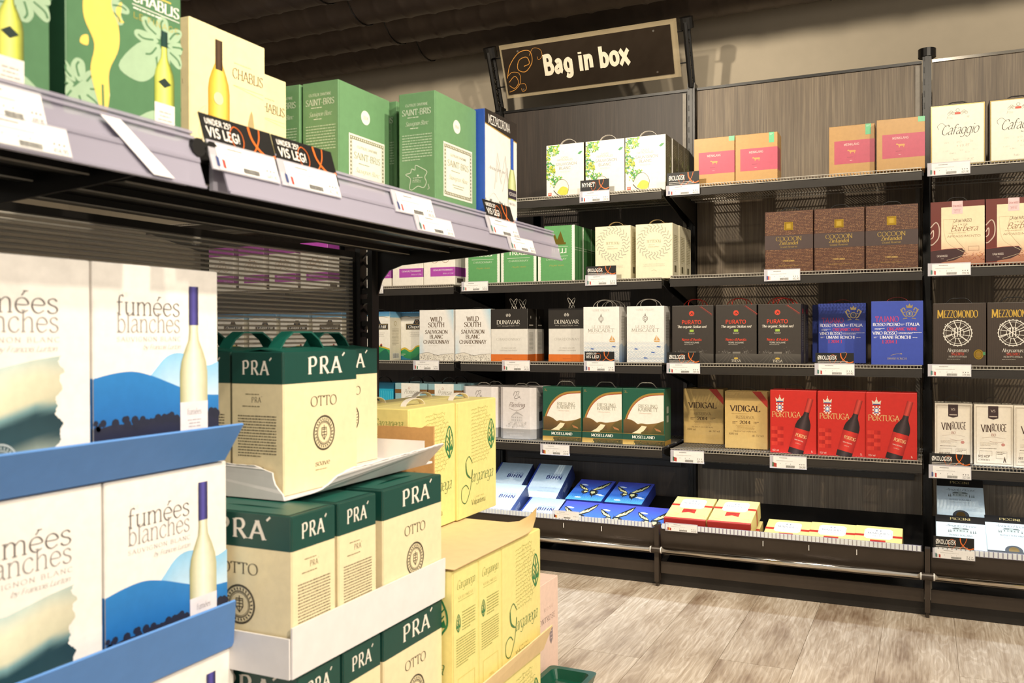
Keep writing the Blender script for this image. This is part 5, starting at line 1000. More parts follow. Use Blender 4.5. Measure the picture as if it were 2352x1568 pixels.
def vinrouge(A):
    W = A.W; i = '4f3a30'; A.frame(2.5, 3, W-2.5, 97, .4, '8a7a6a', 2); A.frame(3.6, 4.1, W-3.6, 95.9, .25, 'a89a8a', 2); A.poly([(W*.36, 98), (W*.62, 98), (W*.62, 78), (W*.49, 76), (W*.36, 78)], '3c2a28', 3); A.text('VS', W*.49, 88, 4, 'd8c8b8', 'serif', L=4); A.rect(W*.39, 80, W*.59, 81.4, 'c8b8a8', 4)
    t = 'VINROUGE'; A.text('VIN', W*.32, 55, 12, i, 'serifbold', fit=W*.26, shear=-.05); A.text('ROUGE', W*.64, 57, 11.5, i, 'serifbold', fit=W*.38, cond=.7); A.text('BIO', W*.5, 48.6, 4, '9a4a40', 'serif', fit=W*.12); A.line([(W*.2, 45), (W*.5, 47), (W*.8, 45)], .3, 'b09a8a', 2, 4)
    A.line([(W*.4, 40), (W*.6, 38), (W*.76, 40)], .4, 'b08a7a', 2, 4); A.ell(W*.74, 35, 2.8, 2.4, 'c4867a', 2); A.greek(W*.16, 32, W*.6, 38, 3, 'c2b4a4'); A.greek(W*.14, 27, W*.86, 29, 1, '7a6a5a'); A.frame(W*.14, 16, W*.46, 24, .3, '9a8a7a', 2); A.text('MiS AOP', W*.26, 13, 4, i, 'bold', fit=W*.3); A.text('CORBIERES', W*.26, 8, 2.6, i, 'serif', fit=W*.3); A.frame(W*.56, 12, W*.84, 24, .3, '9a8a7a', 2); A.greek(W*.58, 18, W*.82, 23, 2, '7a6a5a'); A.poly([(W*.74, 6), (W*.78, 16), (W*.82, 6), (W*.8, 6), (W*.78, 10), (W*.76, 6)], '5a4a40', 3)
design('vinrouge', .129, .226, .1, 'e4dac8', vinrouge, handle=('strap', 'strap_black', .026, .06))

# ---- base display
def bihn(A):
    W = A.W; A.grad(0, 0, W, 100, 'dfeaf0', '9fb2bd', 1); A.rect(0, 0, W*.05, 100, '2a3c8a', 2); A.text('JOHANN', W*.66, 66, 6, '5a6a9a', 'sans', fit=W*.46, L=3); A.text('BIHN', W*.66, 56, 9, '26306e', 'heavy', fit=W*.48, L=3); A.text('RHEINHESSEN', W*.62, 28, 3, 'a8bac8', 'sans', fit=W*.5, L=3); A.text('QUALITATSWEIN', W*.62, 18, 3, 'a8bac8', 'sans', fit=W*.5, L=3)
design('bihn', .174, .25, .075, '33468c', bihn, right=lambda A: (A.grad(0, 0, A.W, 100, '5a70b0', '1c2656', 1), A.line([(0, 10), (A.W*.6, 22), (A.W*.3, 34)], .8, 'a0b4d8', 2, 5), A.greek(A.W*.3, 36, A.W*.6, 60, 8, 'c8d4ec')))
def butterfly(A):
    W, H = A.W, 100; A.grad(0, 0, W, 34, '58a8dc', '3f72cc', 1); A.grad(0, 34, W, 100, '3f72cc', '4a4cb0', 1)
    for x, y, s in ((.2, 74, 6), (.27, 72, 5), (.12, 73, 3), (.8, 30, 8), (.9, 26, 6), (.3, 12, 7)): A.ell(W*x, y, s, s*.42, 'e8eef6', 2, 14)
    for i in range(14): x = W*(.1+.06*i); A.line([(x, 0), (x+3, 14+8*math.sin(i*2)), (x+1, 20)], .4, '2a5a6a', 2)
    A.ell(W*.55, 48, 24, 15, (lin('7f96dc')), 2, 24) if 0 else None
    cx, cy = W*.52, 44; y1, bk = 'e2dca0', '23231c'
    for sx, k in ((-1, .92), (1, 1.08)):
        up = [(0, 2), (6, 14), (20, 30), (26, 34), (26, 24), (20, 10), (10, 2)]; lo = [(0, 1), (10, 2), (17, 0), (17, -9), (12, -14), (13, -22), (10.5, -15), (5, -12), (1, -4)]
        T = lambda x, y: (cx+sx*x*k*.98+(y*.1 if sx > 0 else -y*.22)-(0 if sx > 0 else 4), cy+y*k*(1.4 if sx > 0 else 1.05))
        A.poly([T(*p) for p in up], bk, 3); A.poly([T(*p) for p in lo], bk, 3)
        for q in ([(2, 4), (7, 13), (10, 13), (8, 4)], [(9, 5), (11, 14), (14, 18), (15, 10)], [(14, 9), (17, 20), (21, 26), (19, 12)], [(20, 16), (22.5, 27), (24.4, 30), (24, 23)]): A.poly([T(*p) for p in q], y1, 4)
        A.poly([T(*p) for p in [(2, -1), (9, 0), (12, -5), (8, -9), (3, -5)]], y1, 4)
        for px, py in ((15, -3), (14.4, -8), (11, -12)): A.ell(*T(px, py), .9, .9, '7f96c4', 5, 7)
        A.ell(*T(8.5, -10.5), 1.1, 1, 'b0523a', 6, 8)
    A.line([(cx-1, cy-8), (cx, cy+6)], 1.7, '1c1a16', 6); A.line([(cx, cy+6), (cx-4, cy+14)], .35, '1c1a16', 6); A.line([(cx, cy+6), (cx+3, cy+14)], .35, '1c1a16', 6)
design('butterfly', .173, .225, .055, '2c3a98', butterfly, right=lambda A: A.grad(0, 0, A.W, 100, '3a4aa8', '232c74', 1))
def marques(A):
    W = A.W; A.rect(0, 58, W, 66, 'b8342a', 1); A.poly([(W*.2, 56), (W*.26, 50), (W*.74, 50), (W*.8, 56), (W*.8, 84), (W*.74, 90), (W*.26, 90), (W*.2, 84)], 'f3f1ea', 2); A.line([(W*.22, 57), (W*.27, 52), (W*.73, 52), (W*.78, 57), (W*.78, 83), (W*.73, 88), (W*.27, 88), (W*.22, 83)], .6, '8aa8c8', 3, 0, True)
    A.text('MARQUES', W*.5, 68, 6.4, '55606c', 'serif', fit=W*.46, L=3); A.text('AGUAS', W*.5, 59, 4.6, '7a838e', 'serif', fit=W*.24, L=3); A.greek(W*.46, 64.4, W*.54, 66, 1, 'a3aab4', 3)
    for k in (-1, 0, 1): A.poly([(W*.5+k*3, 78), (W*.5+k*4.4, 82), (W*.5+k*3, 85), (W*.5+k*1.6, 82)], '7d8896', 3)
    A.poly([(W*.34, 46), (W*.66, 46), (W*.66, 28), (W*.5, 33), (W*.34, 28)], 'b8342a', 2); A.line([(W*.42, 36), (W*.5, 42), (W*.58, 36)], .8, '8a241c', 3, 4); A.line([(W*.42, 42), (W*.58, 38)], .7, '8a241c', 3, 4); A.rect(0, 0, W, 5, 'b8342a', 2)
    for p in ([(3, 20), (14, 14), (22, 22), (12, 26)], [(W-18, 16), (W-8, 22), (W-4, 12)]): A.line(p, .6, 'c9b45a', 1, 5)
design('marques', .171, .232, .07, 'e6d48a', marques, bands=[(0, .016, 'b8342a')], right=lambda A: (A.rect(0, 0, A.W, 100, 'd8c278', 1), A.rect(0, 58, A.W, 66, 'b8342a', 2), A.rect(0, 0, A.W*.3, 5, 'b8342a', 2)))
def piccini(A):
    W = A.W; A.rect(0, 80, W, 100, '1f1c1a', 1); A.text('PICCINI', W*.5, 88, 6, 'cdb87c', 'serif', fit=W*.42); A.text('Angelo Piccini', W*.5, 69, 6, '3c4448', 'script', fit=W*.6); A.text('PICCINI', W*.5, 42, 5, '3c4448', 'serif', fit=W*.4) if 0 else None
    c = '6a726e'; A.rect(W*.34, 54, W*.66, 62, 'b9c2c0', 2); A.poly([(W*.32, 62), (W*.68, 62), (W*.62, 66), (W*.38, 66)], c, 2); A.rect(W*.46, 56, W*.54, 67.4, 'a3aca9', 3)
    for i in range(5): A.rect(W*(.36+.065*i), 56, W*(.375+.065*i), 60, '55605c', 4)
    for x in (.26, .3, .7, .75, .79): A.poly([(W*x-1, 53), (W*x, 62), (W*x+1, 53)], c, 3)
    A.text('ROSSO TOSCANA', W*.5, 44, 4, '3a4044', 'serif', fit=W*.46); A.text('ORGANIC WINE', W*.5, 38, 3, '8a949a', 'sans', fit=W*.4); A.ell(W*.5, 6, 12, 14, '3a3c40', 2, 24); A.ell(W*.5, 7, 7, 9, '9a7c4a', 3, 20, 1); A.rect(0, 0, W, 4, '2a2c30', 3)
design('piccini', .168, .24, .055, 'c6d2d6', piccini)

# ================================================================== cartons on the wall shelves
ROWPX = {1: 400, 2: 600, 3: 800, 4: 1000}
def wall(key, px, row, label, group, Y=3.745, behind=0, blabel=None, hide=(), dx=0.):
    q = DES[key]; X = onY(px, ROWPX[row], Y).x+dx; z = rowz(row, X+q['w']/2)-.0006
    for k in range(behind+1):
        lb = label if k == 0 else (blabel or label)+(' in the second row' if k == 1 else ' in the third row' if k == 2 else ' in the last row')
        place(key, (X+q['w']/2+(.004 if k else 0), Y+k*(q['d']+.004), z), lb, group, hide=hide)
g = 'white leaf-print cartons on the top shelf'
d = 'white leaf-print carton with wine glass'
wall('casas', 1255, 1, d+', end of its row away from the kraft boxes', g)
wall('casas', 1345, 1, d+', middle of its row of three', g)
wall('casas', 1436, 1, d+', end nearest the kraft boxes', g, behind=3, blabel='dark-sided carton behind the leaf-print carton next to the kraft boxes')
g = 'kraft boxes with pink labels on the top shelf'
wall('meink_corner', 1594, 1, 'kraft carton with pink label beside the lattice post under the sign', g)
wall('meink', 1689, 1, 'kraft carton with pink label and green sticker beside the empty shelf gap', g)
wall('meink', 1904, 1, 'kraft carton with pink label, shaded by its taller-looking neighbour', g, Y=3.76)
wall('meink_corner', 2013.5, 1, 'kraft carton with pink label beside the thick black post', g, Y=3.72)
g = 'cream script-lettered cartons on the top shelf'
wall('cafaggio', 2136, 1, 'cream carton with dark script lettering next to the thick black post', g)
wall('cafaggio', 2272, 1, 'cream carton with dark script lettering further from the thick black post', g)
g = 'brown hide-pattern cartons'
d = 'brown reptile-skin carton with gold square'
wall('cocoon', 1757, 2, d+' beside the bare back panel', g); wall('cocoon', 1870, 2, d+' in the middle of three', g); wall('cocoon', 1988, 2, d+' beside the carafe cartons', g)
g = 'dark red carafe cartons'
wall('barbera', 2121.6, 2, 'dark red carton picturing a carafe, next to the reptile-skin cartons', g, dx=.024); wall('barbera', 2249, 2, 'dark red carton picturing a carafe, second from the reptile-skin cartons', g, dx=.022)
g = 'green and white scalloped cartons'
d = 'green carton with white scalloped edges'
wall('trulli', 1070, 2, d+' next to the bicycle cartons', g, dx=0.0); wall('trulli', 1151, 2, d+' in the middle of three', g); wall('trulli', 1236, 2, d+' next to the cream sun cartons', g, behind=2, blabel='green carton behind the scalloped carton next to the sun cartons')
g = 'cream sun-motif cartons'
wall('sette', 1369, 2, 'cream carton with sunburst ring next to the green cartons', g, dx=-.004, behind=1, blabel='cream sunburst carton beside the green cartons'); wall('sette', 1460, 2, 'cream carton with sunburst ring next to the shelf bracket', g, behind=2, blabel='cream sunburst carton beside the shelf bracket')
g = 'bicycle-print cartons'
d = 'white and magenta carton with bicycle print'
wall('gewurz', 830, 2, d+' third from the green cartons', g); wall('gewurz', 902, 2, d+' second from the green cartons', g); wall('gewurz', 973, 2, d+' next to the green cartons', g, behind=1, blabel='white and magenta carton beside the green cartons')
for i, px in enumerate((480, 548, 618, 690)): wall('gewurz', px, 2, d+', %s from the far end behind the screen' % ['first', 'second', 'third', 'fourth'][i], g)
g = 'landscape-print cartons'
wall('chapel', 832, 3, 'white carton with green hills at its foot, seen through the lattice post', g, dx=-.02); wall('chapel', 915, 3, 'white carton with green hills and dark label plate, half behind a white carton', g, Y=3.852)
for i, px in enumerate((500, 572, 644, 718)): wall('chapel', px, 3, 'white hill-print carton, %s from the far end behind the screen' % ['first', 'second', 'third', 'fourth'][i], g)
g = 'white cartons with dotted foot'
wall('wild', 963, 3, 'white carton with brown lettering and dotted foot next to the hill-print carton', g, dx=.002); wall('wild', 1042.5, 3, 'white carton with brown lettering and dotted foot next to the black-topped carton', g, dx=.008)
g = 'black, white and orange cartons'
wall('dunavar', 1128, 3, 'black-topped carton with orange foot next to the dotted-foot cartons', g, behind=1, blabel='black-topped carton with orange foot near the dotted-foot cartons'); wall('dunavar', 1260, 3, 'black-topped carton with orange foot, half hidden by the wave-print carton', g, Y=3.80)
g = 'white cartons with blue waves'
wall('musc', 1340, 3, 'white carton with blue waves next to the black-topped cartons', g, Y=3.735, behind=1, blabel='white wave-print carton beside the black-topped cartons'); wall('musc', 1450, 3, 'white carton with blue waves next to the charcoal cartons', g, Y=3.745, dx=-.02)
g = 'charcoal cartons with red lettering'
d = 'charcoal carton with red lettering'
wall('purato', 1531, 3, d+' next to the wave-print cartons', g, dx=.024); wall('purato', 1637, 3, d+' in the middle of three', g, dx=.012); wall('purato', 1737, 3, d+' next to the gap before the blue cartons', g, behind=1, blabel='charcoal carton beside the blue cartons')
g = 'royal blue cartons with gold crest'
wall('tajano', 1866, 3, 'navy carton standing deep on the shelf between charcoal and blue cartons', g, Y=4.03, hide=('front',))
wall('tajano', 1879.6, 3, 'royal blue carton with gold crest, set back in shade behind a black card', g, Y=3.9); wall('tajano', 2001, 3, 'royal blue carton with gold crest, well lit beside the thick black post', g)
g = 'dark brown ship-wheel cartons'
wall('mezzo', 2135, 3, 'dark brown carton with white wheel drawing next to the thick black post', g, dx=.012); wall('mezzo', 2259, 3, 'dark brown carton with white wheel drawing further from the thick black post', g, dx=.012)
g = 'pale blue banded cartons'
wall('bluewave', 838, 4, 'turquoise carton with wavy stripes behind the lattice post', g); wall('promesse', 908, 4, 'pale blue carton with brown band and white label next to the turquoise carton', g, behind=1, blabel='pale blue banded carton near the turquoise carton'); wall('promesse', 984, 4, 'pale blue carton with brown band and white label next to the grey-white cartons', g, behind=1, blabel='pale blue banded carton near the grey-white cartons')
g = 'grey-white octagonal cartons'
wall('riesling', 1062, 4, 'grey-white carton with cut corners, half hidden by the yellow stack', g, dx=-.005, behind=1, blabel='grey-white cut-corner carton near the pale blue cartons'); wall('riesling', 1142, 4, 'grey-white carton with cut corners and house drawing next to the green cartons', g, dx=.008, behind=1, blabel='grey-white cut-corner carton near the green river cartons')
g = 'green cartons with river valley'
d = 'green carton with river valley picture and gold arc'
wall('mosel', 1247, 4, d+' next to the grey-white cartons', g); wall('mosel', 1336.7, 4, d+' in the middle of three', g, dx=.002); wall('mosel', 1431, 4, d+' next to the shelf joint', g, dx=-.001)
g = 'golden cartons with red ribbon corner'
wall('vidigal', 1570, 4, 'golden carton with red corner ribbon, set back in striped shade', g, Y=3.92); wall('vidigal', 1665, 4, 'golden carton with red corner ribbon next to the red cartons', g, Y=3.81)
g = 'red cartons with bottle picture'
d = 'bright red carton with bottle picture and crown crest'
wall('portuga', 1769, 4, d+' next to the golden cartons', g, Y=3.735); wall('portuga', 1877.5, 4, d+' in the middle of three', g, Y=3.725); wall('portuga', 1989, 4, d+' next to the thick black post', g, Y=3.715)
g = 'cream cartons with brown banner'
d = 'slim cream carton with brown banner'
wall('vinrouge', 2128.5, 4, d+' next to the thick black post', g, Y=3.79, dx=.028); wall('vinrouge', 2218, 4, d+' second from the thick black post', g, Y=3.76, dx=.028); wall('vinrouge', 2309, 4, d+' third from the thick black post', g, Y=3.745, dx=.028)

# ---- cartons lying in the sloping base trays
def lie(key, px, py, Y, th, label, group, up=0., dx=0.):
    """bottom front corner seen at pixel px, lying back at th degrees above level"""
    q = DES[key]; p = onY(px, py, Y); place(key, (p.x+q['w']/2+dx, Y, p.z+up), label, group, tilt=90-th)
g = 'pale blue cartons lying in the base tray'
d = 'pale blue-white carton with navy lettering lying '
lie('bihn', 1108, 1134, 3.856, 30, d+'in the upper row next to the yellow stack', g); lie('bihn', 1198, 1139, 3.845, 30, d+'in the upper row next to the butterfly cartons', g)
lie('bihn', 1083, 1178, 3.60, 24, d+'in the front row next to the yellow stack', g); lie('bihn', 1171, 1203, 3.60, 19, d+'in the front row next to a butterfly carton', g)
g = 'butterfly cartons lying in the base tray'
d = 'blue carton with yellow butterfly lying '
for i, (px, py) in enumerate(((1261, 1203), (1346, 1211), (1434, 1219))): lie('butterfly', px, py, 3.60, 17, d+'in the front row, '+['next to the lettered cartons', 'middle of three', 'next to the tray divider'][i], g)
for i, (px, py) in enumerate(((1298, 1145), (1388, 1152))): lie('butterfly', px, py, 3.835, 15, d+'in the upper row, '+['next to the lettered cartons', 'next to the empty corner'][i], g)
g = 'yellow and red cartons lying in the base tray'
d = 'yellow red-banded carton lying flat '
for i, px in enumerate((1533, 1631, 1745, 1849, 1957)): lie('marques', px, (1228, 1236, 1246, 1254, 1263)[i], 3.60, 13, d+'low in the tray, '+['beneath the raised one by the divider', 'beneath the raised one by the gap', 'next to the raised pair', 'between two of its kind', 'next to the thick black post'][i], g, -.012 if i < 2 else 0)
for i, px in enumerate((1524, 1622)): lie('marques', px, 1189+i*8, 3.585, 13, d+'on top of others, '+['next to the tray divider', 'next to the open tray'][i], g, dx=.003*i)
g = 'pale cartons in the end base tray'
lie('piccini', 2138, 1185, 3.865, 30, 'pale carton with black top band leaning at the back of the tray', g, dx=.022); lie('piccini', 2138, 1264, 3.605, 23, 'brightly lit white carton lying behind the black card in the tray', g, .0, .018); lie('piccini', 2250, 1264, 3.62, 22, 'pale carton with villa drawing lying beside the brightly lit one', g, .0, .026)

# ================================================================== gondola top shelf
def gond(key, X, Y, z, label, group, hide=()):
    q = DES[key]; return place(key, (X, Y+q['w']/2, z), label, group, rz=90, hide=hide)
g = 'green flower-print cartons on the gondola'
gond('chablis_green_plain', -.905, .526, ZS, 'green flower-print carton with bottle picture, further from the cream carton', g); gond('chablis_green', -.905, .724, ZS, 'green flower-print carton with yellow figure and bottle, next to the cream carton', g)
g = 'cream cartons on the gondola'
gond('chablis_cream', -1.023, 1.036, ZS, 'cream carton with golden bottle picture, brightly lit beside the green flower cartons', g); gond('chablis_cream', -1.122, 1.214, ZS, 'cream carton set back between the brightly lit cream one and the green cartons', g)
g = 'plain green cartons with framed label'
gond('saint_bris', -1.112, 1.414, ZS, 'green carton with white framed label, in the back row', g); gond('saint_bris', -1.022, 1.4165, ZS, 'green carton with framed label and map side, next to the cream cartons', g)
gond('saint_bris', -1.008, 1.602, ZS, 'green carton mostly hidden between two of its kind', g); gond('saint_bris', -.894, 1.5636, ZS, 'green carton with framed label and map side, next to the blue-edged carton', g)
gond('mezza', -.875, 1.748, ZS, 'white carton with blue edge and black top beside the green cartons', None)

# ================================================================== carton stacks in front of the gondola
def tray_tag(o, label): return tag(o, label, 'tray')
g = 'white cartons with blue hills, stacked in blue trays'
XT = -.95; PZ = .2805
TN = ['top', 'second', 'third', 'bottom']
for t in range(4):
    z = .8425-PZ*t; dy = (0, .016, .03, .03)[t]
    gond('fum_b', XT, .797+dy, z, 'white carton with blue hills and bottle, %s layer of the blue-tray stack' % TN[t], g); gond('fum_a', XT, .575+dy, z, 'white carton with brushstroke print, %s layer of the blue-tray stack' % TN[t], g)
    for k in (1, 2):
        if t: gond('fum_b', XT-.122*k, .797+dy, z, 'white carton inside the blue-tray stack, %s layer, row %s from the aisle' % (TN[t], ['', 'two', 'three'][k]), g)
    if t < 3:
        ys, ye = .55, 1.018+dy; b = MB()
        b.box(-1.33, ys, z-.0042, XT+.004, ye, z-.0004)
        zt, xt, yt = ((.893, -.905, onX(560, 975, -.905).y), (.640, -.905, onX(542, 1378, -.905).y), (.34, -.91, 1.06))[t]
        b.sheet([(XT+.006, ys, z-.004), (XT+.006, ye+.004, z-.004), (xt, yt, zt), (xt, ys, zt)], .0035)
        b.box(-1.33, ye, z-.0042, XT-.03, ye+.003, z+.045)
        o = b.obj('cardboard_tray', 'blue_card'); tray_tag(o, 'blue cardboard tray with flared lip under the %s layer of hill cartons' % TN[t])
        o['group'] = 'blue cardboard trays'
# dark green and cream cartons
g = 'green-topped cream cartons in white trays'
XP = -.84
def praw(key, X, Y, z, lb): gond(key, X, Y, z, lb, g)
z1, z2, z3, z4 = .7655, .5275, .2875, .048
d = 'green-topped cream carton '
praw('pra_wide', -.93, 1.138, z1, d+'at the front corner of the torn top tray'); praw('pra_wide', -1.041, 1.372, z1, d+'set back next to the yellow stack, top layer'); praw('pra_wide', -1.041, 1.142, z1, d+'behind the front corner one, top layer, arched handle showing'); praw('pra_wide', -1.152, 1.15, z1, d+'in the last row of the top layer')
for z, nm, dy in ((z2, 'second', 0), (z3, 'third', .012), (z4, 'bottom', .012)):
    FLT = '_flat'
    praw('pra_end'+FLT, XP, 1.044+dy, z, d+'narrow side to the aisle beside the hill cartons, %s layer' % nm); praw('pra_end_flat', XP, 1.158+dy, z, d+'narrow side to the aisle in mid row, %s layer' % nm); praw('pra_wide_flat', XP, 1.285, z, d+'broad side to the aisle beside the yellow stack, %s layer' % nm)
    praw('pra_wide_flat', XP-.111, 1.285, z, d+'in the second row beside the yellow stack, %s layer' % nm); praw('pra_end_flat', XP-.23, 1.06+dy, z, d+'at the back beside the hill cartons, %s layer' % nm); praw('pra_wide_flat', XP-.222, 1.285, z, d+'in the third row beside the yellow stack, %s layer' % nm)
def wavy(pts, rg, amp):
    out = []
    for a, b2 in zip(pts, pts[1:]):
        n = max(2, int((Vector(b2)-Vector(a)).length/.008))
        for i in range(n): p = Vector(a).lerp(Vector(b2), i/n); out.append(p+Vector((rg.uniform(-amp, amp), rg.uniform(-amp, amp), rg.uniform(-amp, amp))))
    out.append(Vector(pts[-1])); return out
def white_tray(z, X, y0, y1, lip, label, torn=False):
    rg = random.Random(int(z*1000)); b = MB(); b.box(-1.28, y0, z-.0042, X, y1, z-.0004)
    (xt, zt, yt0, yt1) = lip
    if torn:
        low = [Vector((X+.001, y0+.006, z-.004)), Vector((X+.001, y1-.03, z-.004))]; top = wavy([(xt-.01, yt1, zt), (xt, yt0+.1, zt-.004), (xt, yt0+.055, zt-.012), (xt-.012, yt0+.03, zt-.03), (xt-.02, yt0+.012, zt-.034)], rg, .0012)
        b.prism([low[0], low[1]]+top, (-.003, 0, .0015))
        near = [Vector((X, y0, z-.004)), Vector((-1.28, y0, z-.004)), Vector((-1.28, y0, z+.05))]+wavy([(-1.1, y0, z+.05), (X-.06, y0, z+.048), (X-.025, y0, z+.04), (X-.02, y0, z+.02), (X-.004, y0, z+.006)], rg, .001)
        b.prism(near, (0, -.003, 0))
    else:
        b.sheet([(X+.0035, y0, z-.004), (X+.0035, y1, z-.004), (xt, yt1, zt), (xt, yt0, zt)], .003); b.box(-1.28, y0-.003, z-.0042, X, y0, z+.055)
    b.box(-1.28, y1, z-.0042, X-.02, y1+.003, z+.04)
    o = b.obj('cardboard_tray', 'white_card'); tray_tag(o, label); o['group'] = 'white cardboard trays'; return o
white_tray(z1, -.92, 1.13, 1.592, (-.868, .805, 1.14, onX(1032, 1010, -.868).y), 'torn white cardboard tray with flared lip under the top green-topped cartons', True)
white_tray(z2, XP+.002, 1.038, 1.49, (XP+.006, .598, 1.038, 1.492), 'white corrugated tray round the foot of the second layer of green-topped cartons')
white_tray(z4, XP+.002, 1.05, 1.49, (XP+.006, .10, 1.05, 1.492), 'white corrugated tray at the bottom of the green-topped stack')
def pallet(x0, x1, y0, y1, h, label):
    b = MB()
    for i in range(3): yy = y0+(y1-y0-.05)*i/2; b.box(x0, yy, 0, x1, yy+.05, h-.014)
    o = b.obj('pallet', 'kraft'); n = 6
    for i in range(n): xa = x0+(x1-x0)*(i+.04)/n; MB().box(xa, y0, h-.0138, x0+(x1-x0)*(i+.9)/n, y1, h-.0004).obj('board', 'kraft', o)
    tag(o, label, 'pallet')
pallet(-1.27, XP, 1.05, 1.485, z4-.0044, 'low wooden pallet under the green-topped cartons')
# yellow cartons
g = 'yellow handwriting-print cartons'
d = 'yellow carton '
XY = -.82; y1z, y2z, y3z = .5805, .2905, .004
gond('garganega', -1.02, 1.663, y1z, d+'with white strap next to the kraft flap, top layer', g); gond('garganega', -1.015, 1.875, y1z, d+'with arched white strap, top layer, end of the stack', g)
gond('garganega', -1.127, 1.663, y1z, d+'in the second row next to the kraft flap, top layer', g); gond('garganega', -1.122, 1.875, y1z, d+'in the second row at the end of the stack, top layer', g); gond('garganega', -1.234, 1.663, y1z, d+'in the last row next to the lattice post, top layer', g)
for z, nm in ((y2z, 'middle'), (y3z, 'bottom')):
    gond('garganega_end', XY, 1.494, z, d+'with narrow side out beside the cream cartons, %s layer' % nm, g); gond('garganega_end', XY, 1.601, z, d+'with narrow side out in mid row, %s layer' % nm, g); gond('garganega', XY, 1.708, z, d+'broad side out at the end of the stack, %s layer' % nm, g, ('handle',))
    for k in (1, 2, 3): gond('garganega', XY-.107*k, 1.708 if k < 2 else 1.712, z, d+'%s layer, row %s at the end of the stack' % (nm, ['', 'two', 'three', 'four'][k]), g, ('handle',))
    gond('garganega_end', XY-.212, 1.494, z, d+'behind the narrow-side ones beside the cream cartons, %s layer' % nm, g); gond('garganega_end', XY-.212, 1.601, z, d+'behind the narrow-side ones in mid row, %s layer' % nm, g)
# liner sheet with a curled corner
n1, n2 = 14, 16; vs = []; fs = []
for i in range(n1+1):
    for j in range(n2+1):
        u, v = i/n1, j/n2; x = -1.24+(XY+.006+1.24)*u; y = 1.49+.436*v
        k = max(0, u+v-1.78)/.22; vs.append((x-.012*k*k, y-.012*k*k, .5775+.045*k*k+.0012*math.sin(9*u+5*v)*0))
for i in range(n1):
    for j in range(n2): a = i*(n2+1)+j; fs.append((a, a+n2+1, a+n2+2, a+1))
b = MB().add(vs, fs).add([(x, y, z-.0014) for x, y, z in vs], [tuple(reversed(f)) for f in fs])
o = b.obj('cardboard_liner', 'cream_card', None, True); tag(o, 'tan cardboard liner sheet with curled corner on the yellow cartons', 'cardboard')
b = MB(); b.box(-1.25, 1.49, y2z-.003, XY+.002, 1.93, y2z-.0004); b.sheet([(XY+.005, 1.49, y2z-.003), (XY+.005, 1.925, y2z-.003), (XY+.02, 1.945, y2z+.05), (XY+.012, 1.49, y2z+.03)], .003)
o = b.obj('cardboard_tray', 'cream_card'); tray_tag(o, 'cream cardboard tray lip under the middle layer of yellow cartons')
rg = random.Random(4); p = [onY(862, 1060, 1.645), onY(868, 977, 1.645), onY(925, 979, 1.645), onY(968, 983, 1.645), onY(975, 978, 1.645), onY(996, 979, 1.645), onY(994, 1060, 1.645)]
zb = .5793; p = [Vector((p[0].x, 1.645, zb))]+wavy([tuple(q) for q in p[1:-1]], rg, .0006)+[Vector((p[-2].x, 1.645, zb))]
o = MB().prism(p, (0, .004, 0)).obj('cardboard_flap', 'kraft'); tag(o, 'torn brown corrugated flap standing against the top yellow cartons', 'cardboard')
gond('montrose', -1.036, 2.361, .0005, 'pale pink carton standing on the floor beyond the yellow stack', None)
def green_tray():
    x0, x1, y0, y1, h = -1.02, -.872, 2.2, 2.465, .04; cx, cy = (x0+x1)/2, (y0+y1)/2
    def rr(hx, hy, r, z): return [(cx+sx*(hx-r)+r*math.cos(a), cy+sy*(hy-r)+r*math.sin(a), z) for sx, sy, a0 in ((1, 1, 0), (-1, 1, 90), (-1, -1, 180), (1, -1, 270)) for a in [R(a0+k*22.5) for k in range(5)]]
    hx, hy = (x1-x0)/2, (y1-y0)/2
    rings = [rr(hx-.012, hy-.012, .012, .0005), rr(hx, hy, .016, h), rr(hx-.016, hy-.02, .02, h), rr(hx-.026, hy-.03, .014, h-.026)]; n = 20; vs = [q for r in rings for q in r]; fs = [tuple(reversed(range(n)))]
    for k in range(3):
        for i in range(n): fs.append((k*n+i, k*n+(i+1) % n, (k+1)*n+(i+1) % n, (k+1)*n+i))
    fs.append(tuple(3*n+i for i in range(n)))
    o = MB().add(vs, fs).obj('plastic_tray', 'green_plastic'); tag(o, 'dark green plastic tray with small knob on the floor beside the pink carton', 'tray')
    MB().tube([(cx, cy+.03, h-.026), (cx, cy+.03, h-.012)], .007, 10).box(cx-.016, cy+.024, h-.013, cx+.016, cy+.036, h-.006).obj('knob', 'green_plastic', o)
green_tray()

# ================================================================== price tags and shelf cards
def tag_art(A, flag, price, blank=False):
    W = A.W; A.rect(W*.1 if flag else 0, 4, W*.985, 92, 'f3f1ef', 1)
    if flag:
        for i, c in enumerate(flag): A.put([(W*(.07+.04*i), 14-2*i), (W*(.11+.04*i), 12-2*i), (W*(.11+.04*i), 44-3*i), (W*(.07+.04*i), 47-3*i)], [(0, 1, 2, 3)], c, 2)
    A.greek(W*.26, 76, W*.62, 86, 1, '8f8c8a', 2, .55); A.greek(W*.18, 54, W*.92, 64, 1, 'b9b5b2', 2, .4)
    for x in (.28, .44, .56): A.rect(W*x, 34, W*x+3, 40, '5a5654', 2)
    A.barcode(W*.44, 8, W*.68, 26, 3)
    for k in range(3): A.poly([(W*(.8+.055*k), 40), (W*(.83+.055*k), 40), (W*(.815+.055*k), 31)], '3a3735', 2)
    if price: A.text(price, W*.88, 9, 15, '5f5b59', 'bold', fit=W*.17)
